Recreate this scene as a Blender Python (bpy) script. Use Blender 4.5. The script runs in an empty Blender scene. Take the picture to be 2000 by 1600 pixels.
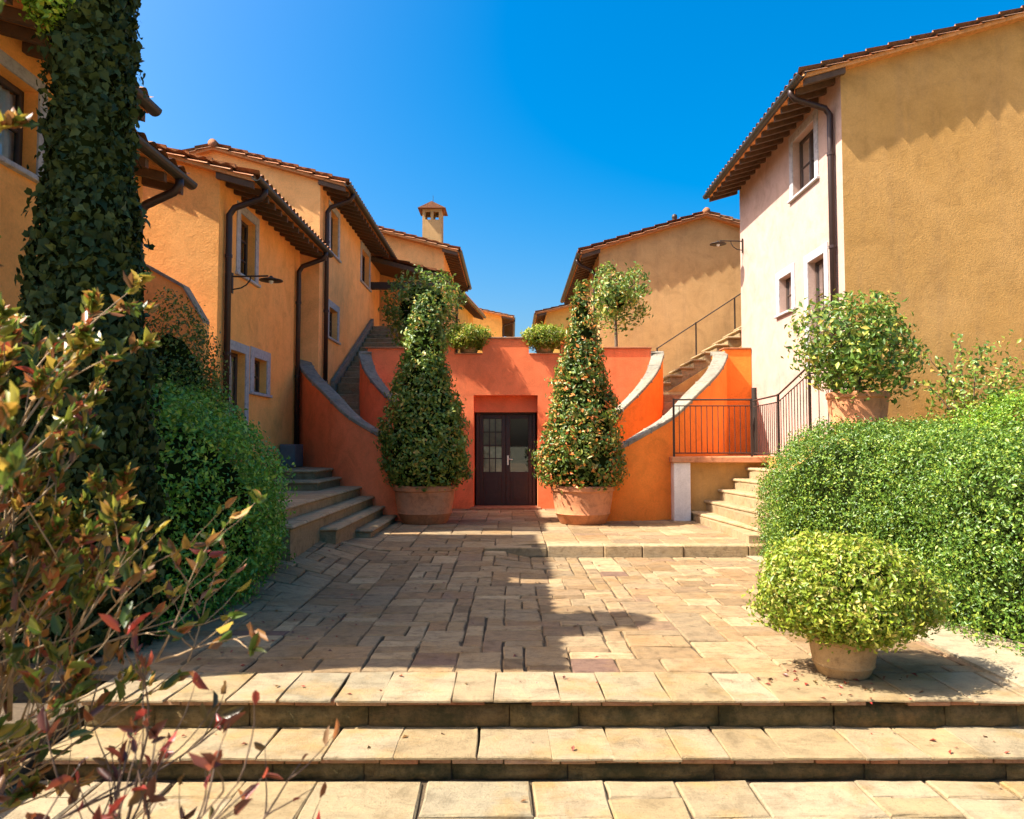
import bpy, math, random
import numpy as np
from mathutils import Vector, Matrix

random.seed(7)
rng = np.random.default_rng(7)
R = math.radians
scene = bpy.context.scene
col = scene.collection

# ------------------------------------------------------------------ camera
cam_d = bpy.data.cameras.new('camera')
cam = bpy.data.objects.new('camera', cam_d)
col.objects.link(cam)
cam.location = (0, 0, 1.6)
cam.rotation_euler = (R(92.76), 0, 0)
cam_d.sensor_width = 36
cam_d.lens = 26.1
cam_d.clip_start = 0.05
cam_d.clip_end = 3000
cam_d.dof.use_dof = True
cam_d.dof.focus_distance = 11.0
cam_d.dof.aperture_fstop = 4.0
scene.camera = cam

# ------------------------------------------------------------------ sky, sun, exposure
SUN = Vector((0.80, 0.17, -1.0)).normalized()       # direction the light travels
world = bpy.data.worlds.new('World')
scene.world = world
world.use_nodes = True
wn = world.node_tree
sky = wn.nodes.new('ShaderNodeTexSky')
sky.sky_type = 'NISHITA'
sky.sun_disc = False
sky.sun_elevation = math.asin(-SUN.z)
sky.sun_rotation = math.atan2(-SUN.x, -SUN.y)
sky.air_density = 1.0
sky.dust_density = 5.0
sky.ozone_density = 2.3
hs = wn.nodes.new('ShaderNodeHueSaturation')
hs.inputs['Saturation'].default_value = 1.8
hs.inputs['Hue'].default_value = 0.494
bgn = wn.nodes['Background']
wn.links.new(sky.outputs[0], hs.inputs['Color'])
wn.links.new(hs.outputs[0], bgn.inputs['Color'])
bgn.inputs['Strength'].default_value = 0.085
sun_d = bpy.data.lights.new('sun', 'SUN')
sun_d.energy = 4.0
sun_d.angle = R(0.5)
sun_d.color = (1.0, 0.94, 0.85)
sun = bpy.data.objects.new('sun', sun_d)
col.objects.link(sun)
sun.rotation_euler = SUN.to_track_quat('-Z', 'Y').to_euler()
sun.location = (-20, -5, 30)
scene.view_settings.view_transform = 'Standard'
scene.view_settings.look = 'None'
scene.view_settings.gamma = 1.0
scene.view_settings.exposure = 1.76

# ------------------------------------------------------------------ materials
M = {}
def nodes(name):
    m = bpy.data.materials.new(name)
    m.use_nodes = True
    nt = m.node_tree
    return m, nt, nt.nodes['Principled BSDF']
def N(nt, t, **kw):
    n = nt.nodes.new(t)
    for k, v in kw.items():
        if k in n.inputs: n.inputs[k].default_value = v
        else: setattr(n, k, v)
    return n
def ramp(nt, stops, interp='LINEAR'):
    r = nt.nodes.new('ShaderNodeValToRGB')
    r.color_ramp.interpolation = interp
    el = r.color_ramp.elements
    while len(el) > 1: el.remove(el[-1])
    el[0].position = stops[0][0]; el[0].color = (*stops[0][1], 1)
    for p, c in stops[1:]:
        e = el.new(p); e.color = (*c, 1)
    return r
def mixc(nt, f, a, b, blend='MIX'):
    n = nt.nodes.new('ShaderNodeMix'); n.data_type = 'RGBA'; n.blend_type = blend
    if isinstance(f, (int, float)): n.inputs[0].default_value = f
    else: nt.links.new(f, n.inputs[0])
    for i, v in ((6, a), (7, b)):
        if isinstance(v, tuple): n.inputs[i].default_value = (*v, 1)
        else: nt.links.new(v, n.inputs[i])
    return n.outputs[2]
def coords(nt): return nt.nodes.new('ShaderNodeTexCoord').outputs['Object']
def bump(nt, h, strength, dist, bsdf):
    b = N(nt, 'ShaderNodeBump', Strength=strength, Distance=dist)
    nt.links.new(h, b.inputs['Height']); nt.links.new(b.outputs[0], bsdf.inputs['Normal'])

def stucco(name, c1, c2, stain=(0.25, 0.16, 0.09), amt=0.35):
    m, nt, b = nodes(name); co = nt.nodes.new('ShaderNodeNewGeometry').outputs['Position']; L = nt.links.new
    n1 = N(nt, 'ShaderNodeTexNoise', Scale=0.6, Detail=7.0, Roughness=0.66, Distortion=0.3); L(co, n1.inputs['Vector'])
    r1 = ramp(nt, [(0.30, c1), (0.70, c2)]); L(n1.outputs[0], r1.inputs[0])
    mp = N(nt, 'ShaderNodeMapping'); mp.inputs['Scale'].default_value = (1.6, 1.6, 0.16); L(co, mp.inputs[0])
    n2 = N(nt, 'ShaderNodeTexNoise', Scale=1.9, Detail=6.0, Roughness=0.72); L(mp.outputs[0], n2.inputs['Vector'])
    r2 = ramp(nt, [(0.50, (0, 0, 0)), (0.78, (amt, amt, amt))]); L(n2.outputs[0], r2.inputs[0])
    c = mixc(nt, r2.outputs[0], r1.outputs[0], stain)
    n4 = N(nt, 'ShaderNodeTexNoise', Scale=2.6, Detail=8.0, Roughness=0.7, Distortion=0.6); L(co, n4.inputs['Vector'])
    r4 = ramp(nt, [(0.28, (0.80, 0.79, 0.78)), (0.5, (1.0, 1.0, 1.0)), (0.74, (1.12, 1.13, 1.15))]); L(n4.outputs[0], r4.inputs[0])
    c = mixc(nt, 1.0, c, r4.outputs[0], 'MULTIPLY')
    v = N(nt, 'ShaderNodeTexVoronoi', Scale=0.9); v.feature = 'DISTANCE_TO_EDGE'
    ws = N(nt, 'ShaderNodeVectorMath', operation='ADD'); sc = N(nt, 'ShaderNodeVectorMath', operation='SCALE'); sc.inputs['Scale'].default_value = 0.5
    L(n4.outputs['Color'], sc.inputs[0]); L(co, ws.inputs[0]); L(sc.outputs[0], ws.inputs[1]); L(ws.outputs[0], v.inputs['Vector'])
    rc = ramp(nt, [(0.0, (0.22, 0.22, 0.22)), (0.006, (0, 0, 0))]); L(v.outputs[0], rc.inputs[0])
    c = mixc(nt, rc.outputs[0], c, stain)
    n3 = N(nt, 'ShaderNodeTexNoise', Scale=38.0, Detail=4.0, Roughness=0.7); L(co, n3.inputs['Vector'])
    r3 = ramp(nt, [(0.3, (0.88, 0.88, 0.88)), (0.7, (1.06, 1.06, 1.06))]); L(n3.outputs[0], r3.inputs[0])
    c = mixc(nt, 1.0, c, r3.outputs[0], 'MULTIPLY')
    L(c, b.inputs['Base Color'])
    b.inputs['Roughness'].default_value = 0.92
    b.inputs['Specular IOR Level'].default_value = 0.15
    ad = N(nt, 'ShaderNodeMath', operation='ADD'); L(n3.outputs[0], ad.inputs[0]); L(n4.outputs[0], ad.inputs[1])
    bump(nt, ad.outputs[0], 0.4, 0.015, b)
    M[name] = m
stucco('stucco_cream', (0.503, 0.271, 0.078), (0.570, 0.318, 0.106))
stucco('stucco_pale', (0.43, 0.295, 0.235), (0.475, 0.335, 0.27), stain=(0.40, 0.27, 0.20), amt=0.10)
stucco('stucco_ochre', (0.95, 0.40, 0.095), (0.97, 0.47, 0.14), stain=(0.6, 0.22, 0.06), amt=0.22)
stucco('stucco_apricot', (0.95, 0.44, 0.14), (0.97, 0.51, 0.19), stain=(0.6, 0.24, 0.08), amt=0.2)
stucco('stucco_tan', (0.56, 0.33, 0.13), (0.63, 0.385, 0.165))
stucco('stucco_orange', (0.92, 0.205, 0.070), (0.95, 0.255, 0.10), stain=(0.62, 0.12, 0.04), amt=0.3)
stucco('stucco_deep_orange', (0.90, 0.225, 0.032), (0.94, 0.275, 0.045), stain=(0.6, 0.14, 0.03), amt=0.3)
stucco('stucco_white', (0.78, 0.72, 0.66), (0.84, 0.78, 0.72), amt=0.2)
stucco('stucco_yellow', (0.86, 0.46, 0.10), (0.90, 0.52, 0.14), amt=0.2)

def stone(name, stops, rough=0.85, bs=0.5, nscale=9.0, tint=None, spread=True, moss=None, cleft=0.8, stain=0.55):
    """per-piece colour from a ramp, plus cloudy grain and fine relief"""
    m, nt, b = nodes(name); L = nt.links.new
    tc = nt.nodes.new('ShaderNodeTexCoord')
    geo = nt.nodes.new('ShaderNodeNewGeometry')
    oi = nt.nodes.new('ShaderNodeObjectInfo')
    ad = N(nt, 'ShaderNodeMath', operation='ADD'); L(oi.outputs['Random'], ad.inputs[0]); L(geo.outputs['Random Per Island'], ad.inputs[1])
    fr = N(nt, 'ShaderNodeMath', operation='FRACT'); L(ad.outputs[0], fr.inputs[0])
    r1 = ramp(nt, stops); L(fr.outputs[0], r1.inputs[0])
    n1 = N(nt, 'ShaderNodeTexNoise', Scale=nscale, Detail=8.0, Roughness=0.68, Distortion=0.4); L(geo.outputs['Position'], n1.inputs['Vector'])
    r2 = ramp(nt, [(0.28, (0.55, 0.53, 0.50)), (0.5, (0.96, 0.96, 0.96)), (0.75, (1.2, 1.17, 1.08))]); L(n1.outputs[0], r2.inputs[0])
    c = mixc(nt, 1.0, r1.outputs[0], r2.outputs[0], 'MULTIPLY')
    n2 = N(nt, 'ShaderNodeTexNoise', Scale=2.3, Detail=5.0, Roughness=0.6); L(geo.outputs['Position'], n2.inputs['Vector'])
    r3 = ramp(nt, [(0.50, (0, 0, 0)), (0.70, (stain, stain, stain))]); L(n2.outputs[0], r3.inputs[0])
    c = mixc(nt, r3.outputs[0], c, tint or (0.46, 0.30, 0.12))
    mpc = N(nt, 'ShaderNodeMapping'); mpc.inputs['Scale'].default_value = (7.0, 26.0, 26.0); mpc.inputs['Rotation'].default_value = (0, 0, 0.35); L(geo.outputs['Position'], mpc.inputs[0])
    n5 = N(nt, 'ShaderNodeTexNoise', Scale=1.0, Detail=7.0, Roughness=0.75, Distortion=0.8); L(mpc.outputs[0], n5.inputs['Vector'])
    r5 = ramp(nt, [(0.30, (0.70, 0.68, 0.66)), (0.48, (1.0, 1.0, 1.0)), (0.75, (1.10, 1.10, 1.09))]); L(n5.outputs[0], r5.inputs[0])
    c = mixc(nt, cleft, c, r5.outputs[0], 'MULTIPLY')
    n6 = N(nt, 'ShaderNodeTexNoise', Scale=95.0, Detail=3.0, Roughness=0.6); L(geo.outputs['Position'], n6.inputs['Vector'])
    r6 = ramp(nt, [(0.30, (0.55, 0.52, 0.48)), (0.42, (1, 1, 1))]); L(n6.outputs[0], r6.inputs[0])
    c = mixc(nt, 0.8, c, r6.outputs[0], 'MULTIPLY')
    if moss:
        n4 = N(nt, 'ShaderNodeTexNoise', Scale=5.0, Detail=6.0, Roughness=0.7); L(geo.outputs['Position'], n4.inputs['Vector'])
        r4 = ramp(nt, [(0.42, (0, 0, 0)), (0.62, (0.85, 0.85, 0.85))]); L(n4.outputs[0], r4.inputs[0])
        c = mixc(nt, r4.outputs[0], c, moss)
    L(c, b.inputs['Base Color'])
    b.inputs['Roughness'].default_value = rough
    b.inputs['Specular IOR Level'].default_value = 0.25
    n3 = N(nt, 'ShaderNodeTexNoise', Scale=34.0, Detail=6.0, Roughness=0.75); L(geo.outputs['Position'], n3.inputs['Vector'])
    ad2 = N(nt, 'ShaderNodeMath', operation='ADD'); L(n3.outputs[0], ad2.inputs[0]); L(n5.outputs[0], ad2.inputs[1])
    bump(nt, ad2.outputs[0], bs, 0.02, b)
    M[name] = m
stone('paver', [(0.0, (0.317, 0.211, 0.102)), (0.14, (0.211, 0.135, 0.066)), (0.30, (0.346, 0.239, 0.123)), (0.42, (0.240, 0.171, 0.094)),
                (0.54, (0.422, 0.302, 0.160)), (0.66, (0.288, 0.171, 0.078)), (0.76, (0.259, 0.184, 0.102)), (0.86, (0.384, 0.266, 0.135)), (0.94, (0.230, 0.149, 0.078)), (0.985, (0.250, 0.158, 0.090)), (1.0, (0.134, 0.068, 0.053))], tint=(0.259, 0.140, 0.045), bs=0.7)
stone('slab', [(0.0, (0.291, 0.221, 0.123)), (0.25, (0.351, 0.272, 0.163)), (0.5, (0.282, 0.205, 0.104)), (0.75, (0.325, 0.238, 0.120)), (1.0, (0.265, 0.221, 0.140))], bs=0.6, nscale=5, tint=(0.308, 0.188, 0.056), stain=0.75, cleft=0.6)
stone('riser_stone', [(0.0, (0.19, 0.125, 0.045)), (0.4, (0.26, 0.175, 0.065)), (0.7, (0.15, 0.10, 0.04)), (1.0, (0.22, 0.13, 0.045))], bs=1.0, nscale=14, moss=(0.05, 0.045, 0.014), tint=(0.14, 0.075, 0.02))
stone('brick', [(0.0, (0.42, 0.16, 0.07)), (0.5, (0.36, 0.19, 0.10)), (0.8, (0.50, 0.30, 0.18)), (1.0, (0.30, 0.12, 0.06))], bs=0.7, nscale=20)
stone('coping_stone', [(0.0, (0.27, 0.245, 0.18)), (0.5, (0.32, 0.29, 0.22)), (1.0, (0.23, 0.21, 0.165))], bs=0.9, nscale=10, tint=(0.15, 0.14, 0.10))
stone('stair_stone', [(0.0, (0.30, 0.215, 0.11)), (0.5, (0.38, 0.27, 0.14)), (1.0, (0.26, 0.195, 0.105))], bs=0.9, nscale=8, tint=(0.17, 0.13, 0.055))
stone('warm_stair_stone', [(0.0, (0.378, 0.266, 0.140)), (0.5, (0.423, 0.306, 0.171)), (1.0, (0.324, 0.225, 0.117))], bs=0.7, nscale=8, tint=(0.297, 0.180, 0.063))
stone('serena', [(0.0, (0.40, 0.39, 0.40)), (1.0, (0.47, 0.46, 0.46))], bs=0.3, nscale=12, tint=(0.34, 0.32, 0.31), cleft=0.25)
stone('terracotta_tile', [(0.0, (0.352, 0.133, 0.056)), (0.4, (0.416, 0.179, 0.083)), (0.7, (0.304, 0.117, 0.053)), (0.9, (0.400, 0.234, 0.128)), (1.0, (0.240, 0.109, 0.060))], bs=0.5, nscale=14, tint=(0.200, 0.125, 0.068))
stone('soffit_board', [(0.0, (0.630, 0.252, 0.084)), (0.5, (0.750, 0.322, 0.108)), (1.0, (0.510, 0.196, 0.072))], bs=0.3, nscale=14, tint=(0.420, 0.182, 0.060), cleft=0.25)
stone('terracotta', [(0.0, (0.56, 0.22, 0.095)), (1.0, (0.62, 0.26, 0.12))], bs=0.25, nscale=7, tint=(0.46, 0.24, 0.13), cleft=0.25)
stone('old_pot', [(0.0, (0.40, 0.25, 0.11)), (1.0, (0.44, 0.28, 0.13))], bs=0.5, nscale=9, tint=(0.20, 0.18, 0.05), cleft=0.25)
stone('mortar', [(0.0, (0.11, 0.075, 0.04)), (1.0, (0.13, 0.09, 0.05))], bs=0.8, nscale=12, tint=(0.12, 0.09, 0.05))
stone('soil', [(0.0, (0.14, 0.10, 0.06)), (1.0, (0.17, 0.12, 0.07))], bs=1.0, nscale=7, tint=(0.24, 0.18, 0.10))
stone('dry_earth', [(0.0, (0.36, 0.29, 0.18)), (1.0, (0.40, 0.32, 0.20))], bs=0.8, nscale=7, tint=(0.24, 0.20, 0.11))

def plain(name, c, rough=0.6, metal=0.0, var=0.15, scale=12.0, bs=0.15):
    m, nt, b = nodes(name); co = coords(nt); L = nt.links.new
    n1 = N(nt, 'ShaderNodeTexNoise', Scale=scale, Detail=5.0, Roughness=0.65); L(co, n1.inputs['Vector'])
    lo = tuple(x * (1 - var) for x in c); hi = tuple(x * (1 + var) for x in c)
    r1 = ramp(nt, [(0.3, lo), (0.7, hi)]); L(n1.outputs[0], r1.inputs[0]); L(r1.outputs[0], b.inputs['Base Color'])
    b.inputs['Roughness'].default_value = rough; b.inputs['Metallic'].default_value = metal
    bump(nt, n1.outputs[0], bs, 0.01, b)
    M[name] = m
plain('dark_wood', (0.045, 0.024, 0.014), 0.55)
plain('door_wood', (0.034, 0.016, 0.009), 0.45, var=0.3)
plain('rafter_wood', (0.085, 0.045, 0.022), 0.75, var=0.3)
plain('pipe_metal', (0.040, 0.022, 0.018), 0.45, 0.4)
plain('gutter_metal', (0.05, 0.045, 0.035), 0.5, 0.4)
plain('iron', (0.040, 0.027, 0.020), 0.55, 0.3)
plain('brass', (0.75, 0.70, 0.60), 0.3, 0.6)
plain('curtain', (0.75, 0.74, 0.74), 0.9)
plain('blind', (0.62, 0.48, 0.30), 0.8, var=0.25)
plain('wood_frame_light', (0.30, 0.20, 0.12), 0.6)
plain('bark', (0.13, 0.095, 0.06), 0.9, var=0.4, scale=30, bs=0.7)
plain('twig', (0.30, 0.20, 0.10), 0.8, var=0.5, scale=14, bs=0.5)
plain('dark_twig', (0.10, 0.06, 0.035), 0.8, var=0.4, scale=20, bs=0.5)
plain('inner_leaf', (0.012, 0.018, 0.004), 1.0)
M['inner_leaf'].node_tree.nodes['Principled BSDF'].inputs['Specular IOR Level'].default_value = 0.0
plain('far_ground', (0.16, 0.15, 0.08), 0.95)
plain('grey_box', (0.10, 0.11, 0.12), 0.6)

def glass_mat():
    m = bpy.data.materials.new('glass'); m.use_nodes = True; nt = m.node_tree
    nt.nodes.clear()
    o = nt.nodes.new('ShaderNodeOutputMaterial'); mx = nt.nodes.new('ShaderNodeMixShader')
    g = N(nt, 'ShaderNodeBsdfGlossy', Roughness=0.015); t = N(nt, 'ShaderNodeBsdfTransparent')
    g.inputs['Color'].default_value = (0.9, 0.92, 0.95, 1); t.inputs['Color'].default_value = (0.86, 0.89, 0.90, 1)
    f = N(nt, 'ShaderNodeFresnel', IOR=1.9)
    nt.links.new(f.outputs[0], mx.inputs[0]); nt.links.new(t.outputs[0], mx.inputs[1]); nt.links.new(g.outputs[0], mx.inputs[2])
    nt.links.new(mx.outputs[0], o.inputs[0]); M['glass'] = m
glass_mat()

def leafmat(name, stops, trans=0.3, rough=0.42, spec=0.5):
    m, nt, b = nodes(name); L = nt.links.new
    geo = nt.nodes.new('ShaderNodeNewGeometry')
    r1 = ramp(nt, stops); L(geo.outputs['Random Per Island'], r1.inputs[0])
    n1 = N(nt, 'ShaderNodeTexNoise', Scale=2.2, Detail=3.0); L(geo.outputs['Position'], n1.inputs['Vector'])
    r2 = ramp(nt, [(0.3, (0.72, 0.78, 0.72)), (0.7, (1.25, 1.2, 1.1))]); L(n1.outputs[0], r2.inputs[0])
    c = mixc(nt, 1.0, r1.outputs[0], r2.outputs[0], 'MULTIPLY')
    L(c, b.inputs['Base Color']); b.inputs['Roughness'].default_value = rough
    b.inputs['Specular IOR Level'].default_value = spec
    tr = nt.nodes.new('ShaderNodeBsdfTranslucent'); L(c, tr.inputs['Color'])
    mx = nt.nodes.new('ShaderNodeMixShader'); mx.inputs[0].default_value = trans
    L(b.outputs[0], mx.inputs[1]); L(tr.outputs[0], mx.inputs[2])
    L(mx.outputs[0], nt.nodes['Material Output'].inputs[0]); M[name] = m
leafmat('leaf_laurel', [(0, (0.072, 0.143, 0.024)), (0.35, (0.122, 0.220, 0.031)), (0.7, (0.204, 0.286, 0.043)), (0.9, (0.408, 0.400, 0.068)), (1, (0.571, 0.324, 0.085))])
leafmat('leaf_laurel_red', [(0, (0.064, 0.132, 0.022)), (0.35, (0.120, 0.202, 0.029)), (0.62, (0.202, 0.264, 0.040)), (0.8, (0.442, 0.352, 0.080)), (0.92, (0.773, 0.282, 0.064)), (1, (0.900, 0.246, 0.064))])
leafmat('leaf_hedge', [(0, (0.055, 0.129, 0.014)), (0.4, (0.100, 0.197, 0.022)), (0.75, (0.182, 0.288, 0.031)), (1, (0.311, 0.363, 0.049))])
leafmat('leaf_bright', [(0, (0.101, 0.220, 0.017)), (0.4, (0.172, 0.330, 0.023)), (0.8, (0.287, 0.440, 0.033)), (1, (0.402, 0.454, 0.056))], trans=0.35)
leafmat('leaf_lime', [(0, (0.125, 0.213, 0.015)), (0.4, (0.250, 0.338, 0.025)), (0.8, (0.400, 0.425, 0.050)), (1, (0.525, 0.400, 0.125))], trans=0.35)
leafmat('leaf_ivy', [(0, (0.016, 0.032, 0.009)), (0.5, (0.030, 0.052, 0.014)), (0.85, (0.045, 0.071, 0.019)), (1, (0.075, 0.108, 0.036))], trans=0.10, rough=0.6, spec=0.2)
leafmat('leaf_dark', [(0, (0.042, 0.090, 0.018)), (0.5, (0.083, 0.170, 0.024)), (0.85, (0.146, 0.240, 0.035)), (1, (0.312, 0.340, 0.070))])
leafmat('leaf_leftgreen', [(0, (0.073, 0.198, 0.024)), (0.5, (0.146, 0.351, 0.040)), (0.85, (0.264, 0.479, 0.050)), (1, (0.468, 0.562, 0.099))])
leafmat('leaf_autumn', [(0, (0.05, 0.09, 0.015)), (0.25, (0.10, 0.15, 0.02)), (0.42, (0.22, 0.23, 0.03)), (0.58, (0.44, 0.32, 0.05)), (0.72, (0.34, 0.15, 0.04)), (0.86, (0.15, 0.075, 0.03)), (0.95, (0.40, 0.13, 0.04)), (1, (0.32, 0.05, 0.03))], trans=0.35, rough=0.38)
leafmat('leaf_russet', [(0, (0.10, 0.035, 0.02)), (0.35, (0.20, 0.05, 0.025)), (0.6, (0.32, 0.035, 0.03)), (0.8, (0.22, 0.10, 0.03)), (1, (0.09, 0.08, 0.025))], trans=0.25, rough=0.4)

# ------------------------------------------------------------------ helpers
def tag(o, label=None, cat=None, group=None, kind=None):
    if label: o['label'] = label
    if cat: o['category'] = cat
    if group: o['group'] = group
    if kind: o['kind'] = kind
    return o
def empty(name, loc, label=None, cat=None, group=None, kind=None, rz=0.0):
    o = bpy.data.objects.new(name, None); col.objects.link(o)
    o.location = loc; o.rotation_euler = (0, 0, rz); o.empty_display_size = 0.2
    return tag(o, label, cat, group, kind)
def world_origin(o):
    v = Vector((0, 0, 0))
    while o is not None:
        v = v + o.location; o = o.parent
    return v
def link(name, me, parent=None, loc=(0, 0, 0)):
    o = bpy.data.objects.new(name, me); col.objects.link(o); o.parent = parent; o.location = loc
    return o

class MB:
    """collects shapes given in place coordinates; build() links them as one mesh object"""
    def __init__(s): s.v = []; s.f = []
    def add(s, vs, fs):
        k = len(s.v); s.v += [tuple(p) for p in vs]; s.f += [tuple(i + k for i in f) for f in fs]; return s
    def box(s, x0, x1, y0, y1, z0, z1):
        return s.add([(x0, y0, z0), (x1, y0, z0), (x1, y1, z0), (x0, y1, z0), (x0, y0, z1), (x1, y0, z1), (x1, y1, z1), (x0, y1, z1)],
                     [(3, 2, 1, 0), (4, 5, 6, 7), (0, 1, 5, 4), (1, 2, 6, 5), (2, 3, 7, 6), (3, 0, 4, 7)])
    def quad(s, *p): return s.add(p, [tuple(range(len(p)))])
    def hexa(s, lo, hi):
        """lo, hi: 4 points each, same winding"""
        return s.add(list(lo) + list(hi), [(3, 2, 1, 0), (4, 5, 6, 7), (0, 1, 5, 4), (1, 2, 6, 5), (2, 3, 7, 6), (3, 0, 4, 7)])
    def tube(s, pts, r, n=8, cap=True):
        pts = [Vector(p) for p in pts]; m = len(pts)
        rs = r if isinstance(r, (list, tuple)) else [r] * m
        rings = []; a = None
        for i, p in enumerate(pts):
            d = (pts[min(i + 1, m - 1)] - pts[max(i - 1, 0)]).normalized()
            if a is None:
                a = d.orthogonal().normalized()
            a = (a - d * a.dot(d)); a = a.normalized() if a.length > 1e-6 else d.orthogonal().normalized()
            b = d.cross(a)
            rings.append([p + (a * math.cos(2 * math.pi * k / n) + b * math.sin(2 * math.pi * k / n)) * rs[i] for k in range(n)])
        vs = [q for g in rings for q in g]; fs = []
        for i in range(m - 1):
            for k in range(n):
                k2 = (k + 1) % n
                fs.append((i * n + k, i * n + k2, (i + 1) * n + k2, (i + 1) * n + k))
        if cap: fs.append(tuple(range(n - 1, -1, -1))); fs.append(tuple((m - 1) * n + k for k in range(n)))
        return s.add(vs, fs)
    def lathe(s, c, prof, n=32):
        vs = []; fs = []
        for r, z in prof:
            for k in range(n):
                a = 2 * math.pi * k / n; vs.append((c[0] + r * math.cos(a), c[1] + r * math.sin(a), c[2] + z))
        for i in range(len(prof) - 1):
            for k in range(n):
                k2 = (k + 1) % n
                fs.append((i * n + k, i * n + k2, (i + 1) * n + k2, (i + 1) * n + k))
        return s.add(vs, fs)
    def build(s, name, mat, parent=None, smooth=False, bevel=0.0, seg=1):
        o0 = world_origin(parent) if parent else Vector((0, 0, 0))
        me = bpy.data.meshes.new(name)
        me.from_pydata([(p[0] - o0.x, p[1] - o0.y, p[2] - o0.z) for p in s.v], [], s.f); me.update()
        if mat: me.materials.append(M[mat])
        if smooth:
            for p in me.polygons: p.use_smooth = True
        o = link(name, me, parent)
        if bevel:
            b = o.modifiers.new('bevel', 'BEVEL'); b.width = bevel; b.segments = seg; b.limit_method = 'ANGLE'; b.angle_limit = R(40)
        return o

def shared(o, loc, parent, rz=0.0, scale=None):
    c = bpy.data.objects.new(o.name.split('.')[0], o.data); col.objects.link(c); c.parent = parent; c.location = loc
    c.rotation_euler = (0, 0, rz)
    if scale: c.scale = scale
    return c

class Noise3:
    def __init__(s, seed, n=9, f=1.0):
        g = np.random.default_rng(seed); s.k = g.normal(0, 1, (n, 3)) * f; s.p = g.uniform(0, 6.28, n); s.n = n
    def __call__(s, P): return np.sin(P @ s.k.T + s.p).sum(1) / math.sqrt(s.n) 

def unit(a): return a / np.maximum(np.linalg.norm(a, axis=1, keepdims=True), 1e-9)
LEAF = {
 'oval': (np.array([[0, 0, 0], [.5, .5, .16], [1, 0, -.06], [.5, -.5, .16]], float), [(0, 3, 2), (0, 2, 1)]),
 'long': (np.array([[0, 0, 0], [.3, .42, .12], [.7, .36, .06], [1, 0, -.16], [.7, -.36, .06], [.3, -.42, .12]], float), [(0, 5, 4, 3), (0, 3, 2, 1)]),
 'ivy': (np.array([[0, 0, 0], [-.05, .42, .04], [.30, .62, .02], [.52, .34, .06], [1.0, 0, -.10], [.52, -.34, .06], [.30, -.62, .02], [-.05, -.42, .04]], float),
         [(0, 4, 3), (0, 3, 2), (0, 2, 1), (0, 7, 6), (0, 6, 5), (0, 5, 4)]),
}
def leaf_mesh(P, Nrm, length, aspect=0.5, jitter=0.7, kind='oval', var=0.35, down=None, g=rng, tdir=None):
    n = len(P)
    nr = unit(Nrm + g.normal(0, jitter, (n, 3)))
    t = g.normal(0, 1, (n, 3)) if tdir is None else tdir + g.normal(0, 0.35, (n, 3))
    if down is not None: t = t * 0.6 + np.array([0, 0, -down])
    t = unit(t - nr * (t * nr).sum(1, keepdims=True)); b = np.cross(nr, t)
    tv, tf = LEAF[kind]; k = len(tv)
    Ls = length * (1 + g.uniform(-var, var, n))
    W = Ls * aspect * (1 + g.uniform(-.2, .2, n))
    V = (P[:, None, :] + t[:, None, :] * (tv[None, :, 0:1] - .35) * Ls[:, None, None]
         + b[:, None, :] * tv[None, :, 1:2] * W[:, None, None] + nr[:, None, :] * tv[None, :, 2:3] * Ls[:, None, None])
    return V.reshape(-1, 3), [tuple(f) for f in tf], k, n
def foliage(name, parts, mat, parent):
    """parts: list of (V, faces, k, n)"""
    o0 = world_origin(parent) if parent else Vector((0, 0, 0))
    Vs = []; loops = []; starts = []; totals = []; off = 0; ls = 0
    for V, tf, k, n in parts:
        Vs.append(V - np.array(o0))
        base = np.arange(n)[:, None] * k + off
        flat = np.concatenate([np.array(f) for f in tf])
        loops.append((base + flat[None, :]).ravel())
        sizes = np.tile(np.array([len(f) for f in tf]), n)
        totals.append(sizes); off += len(V)
    V = np.concatenate(Vs); Lp = np.concatenate(loops); T = np.concatenate(totals)
    S = np.concatenate([[0], np.cumsum(T)[:-1]])
    me = bpy.data.meshes.new(name)
    me.vertices.add(len(V)); me.vertices.foreach_set('co', V.ravel().astype(np.float32))
    me.loops.add(len(Lp)); me.loops.foreach_set('vertex_index', Lp.astype(np.int32))
    me.polygons.add(len(T)); me.polygons.foreach_set('loop_start', S.astype(np.int32)); me.polygons.foreach_set('loop_total', T.astype(np.int32))
    me.update(calc_edges=True)
    me.materials.append(M[mat])
    return link(name, me, parent)

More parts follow.
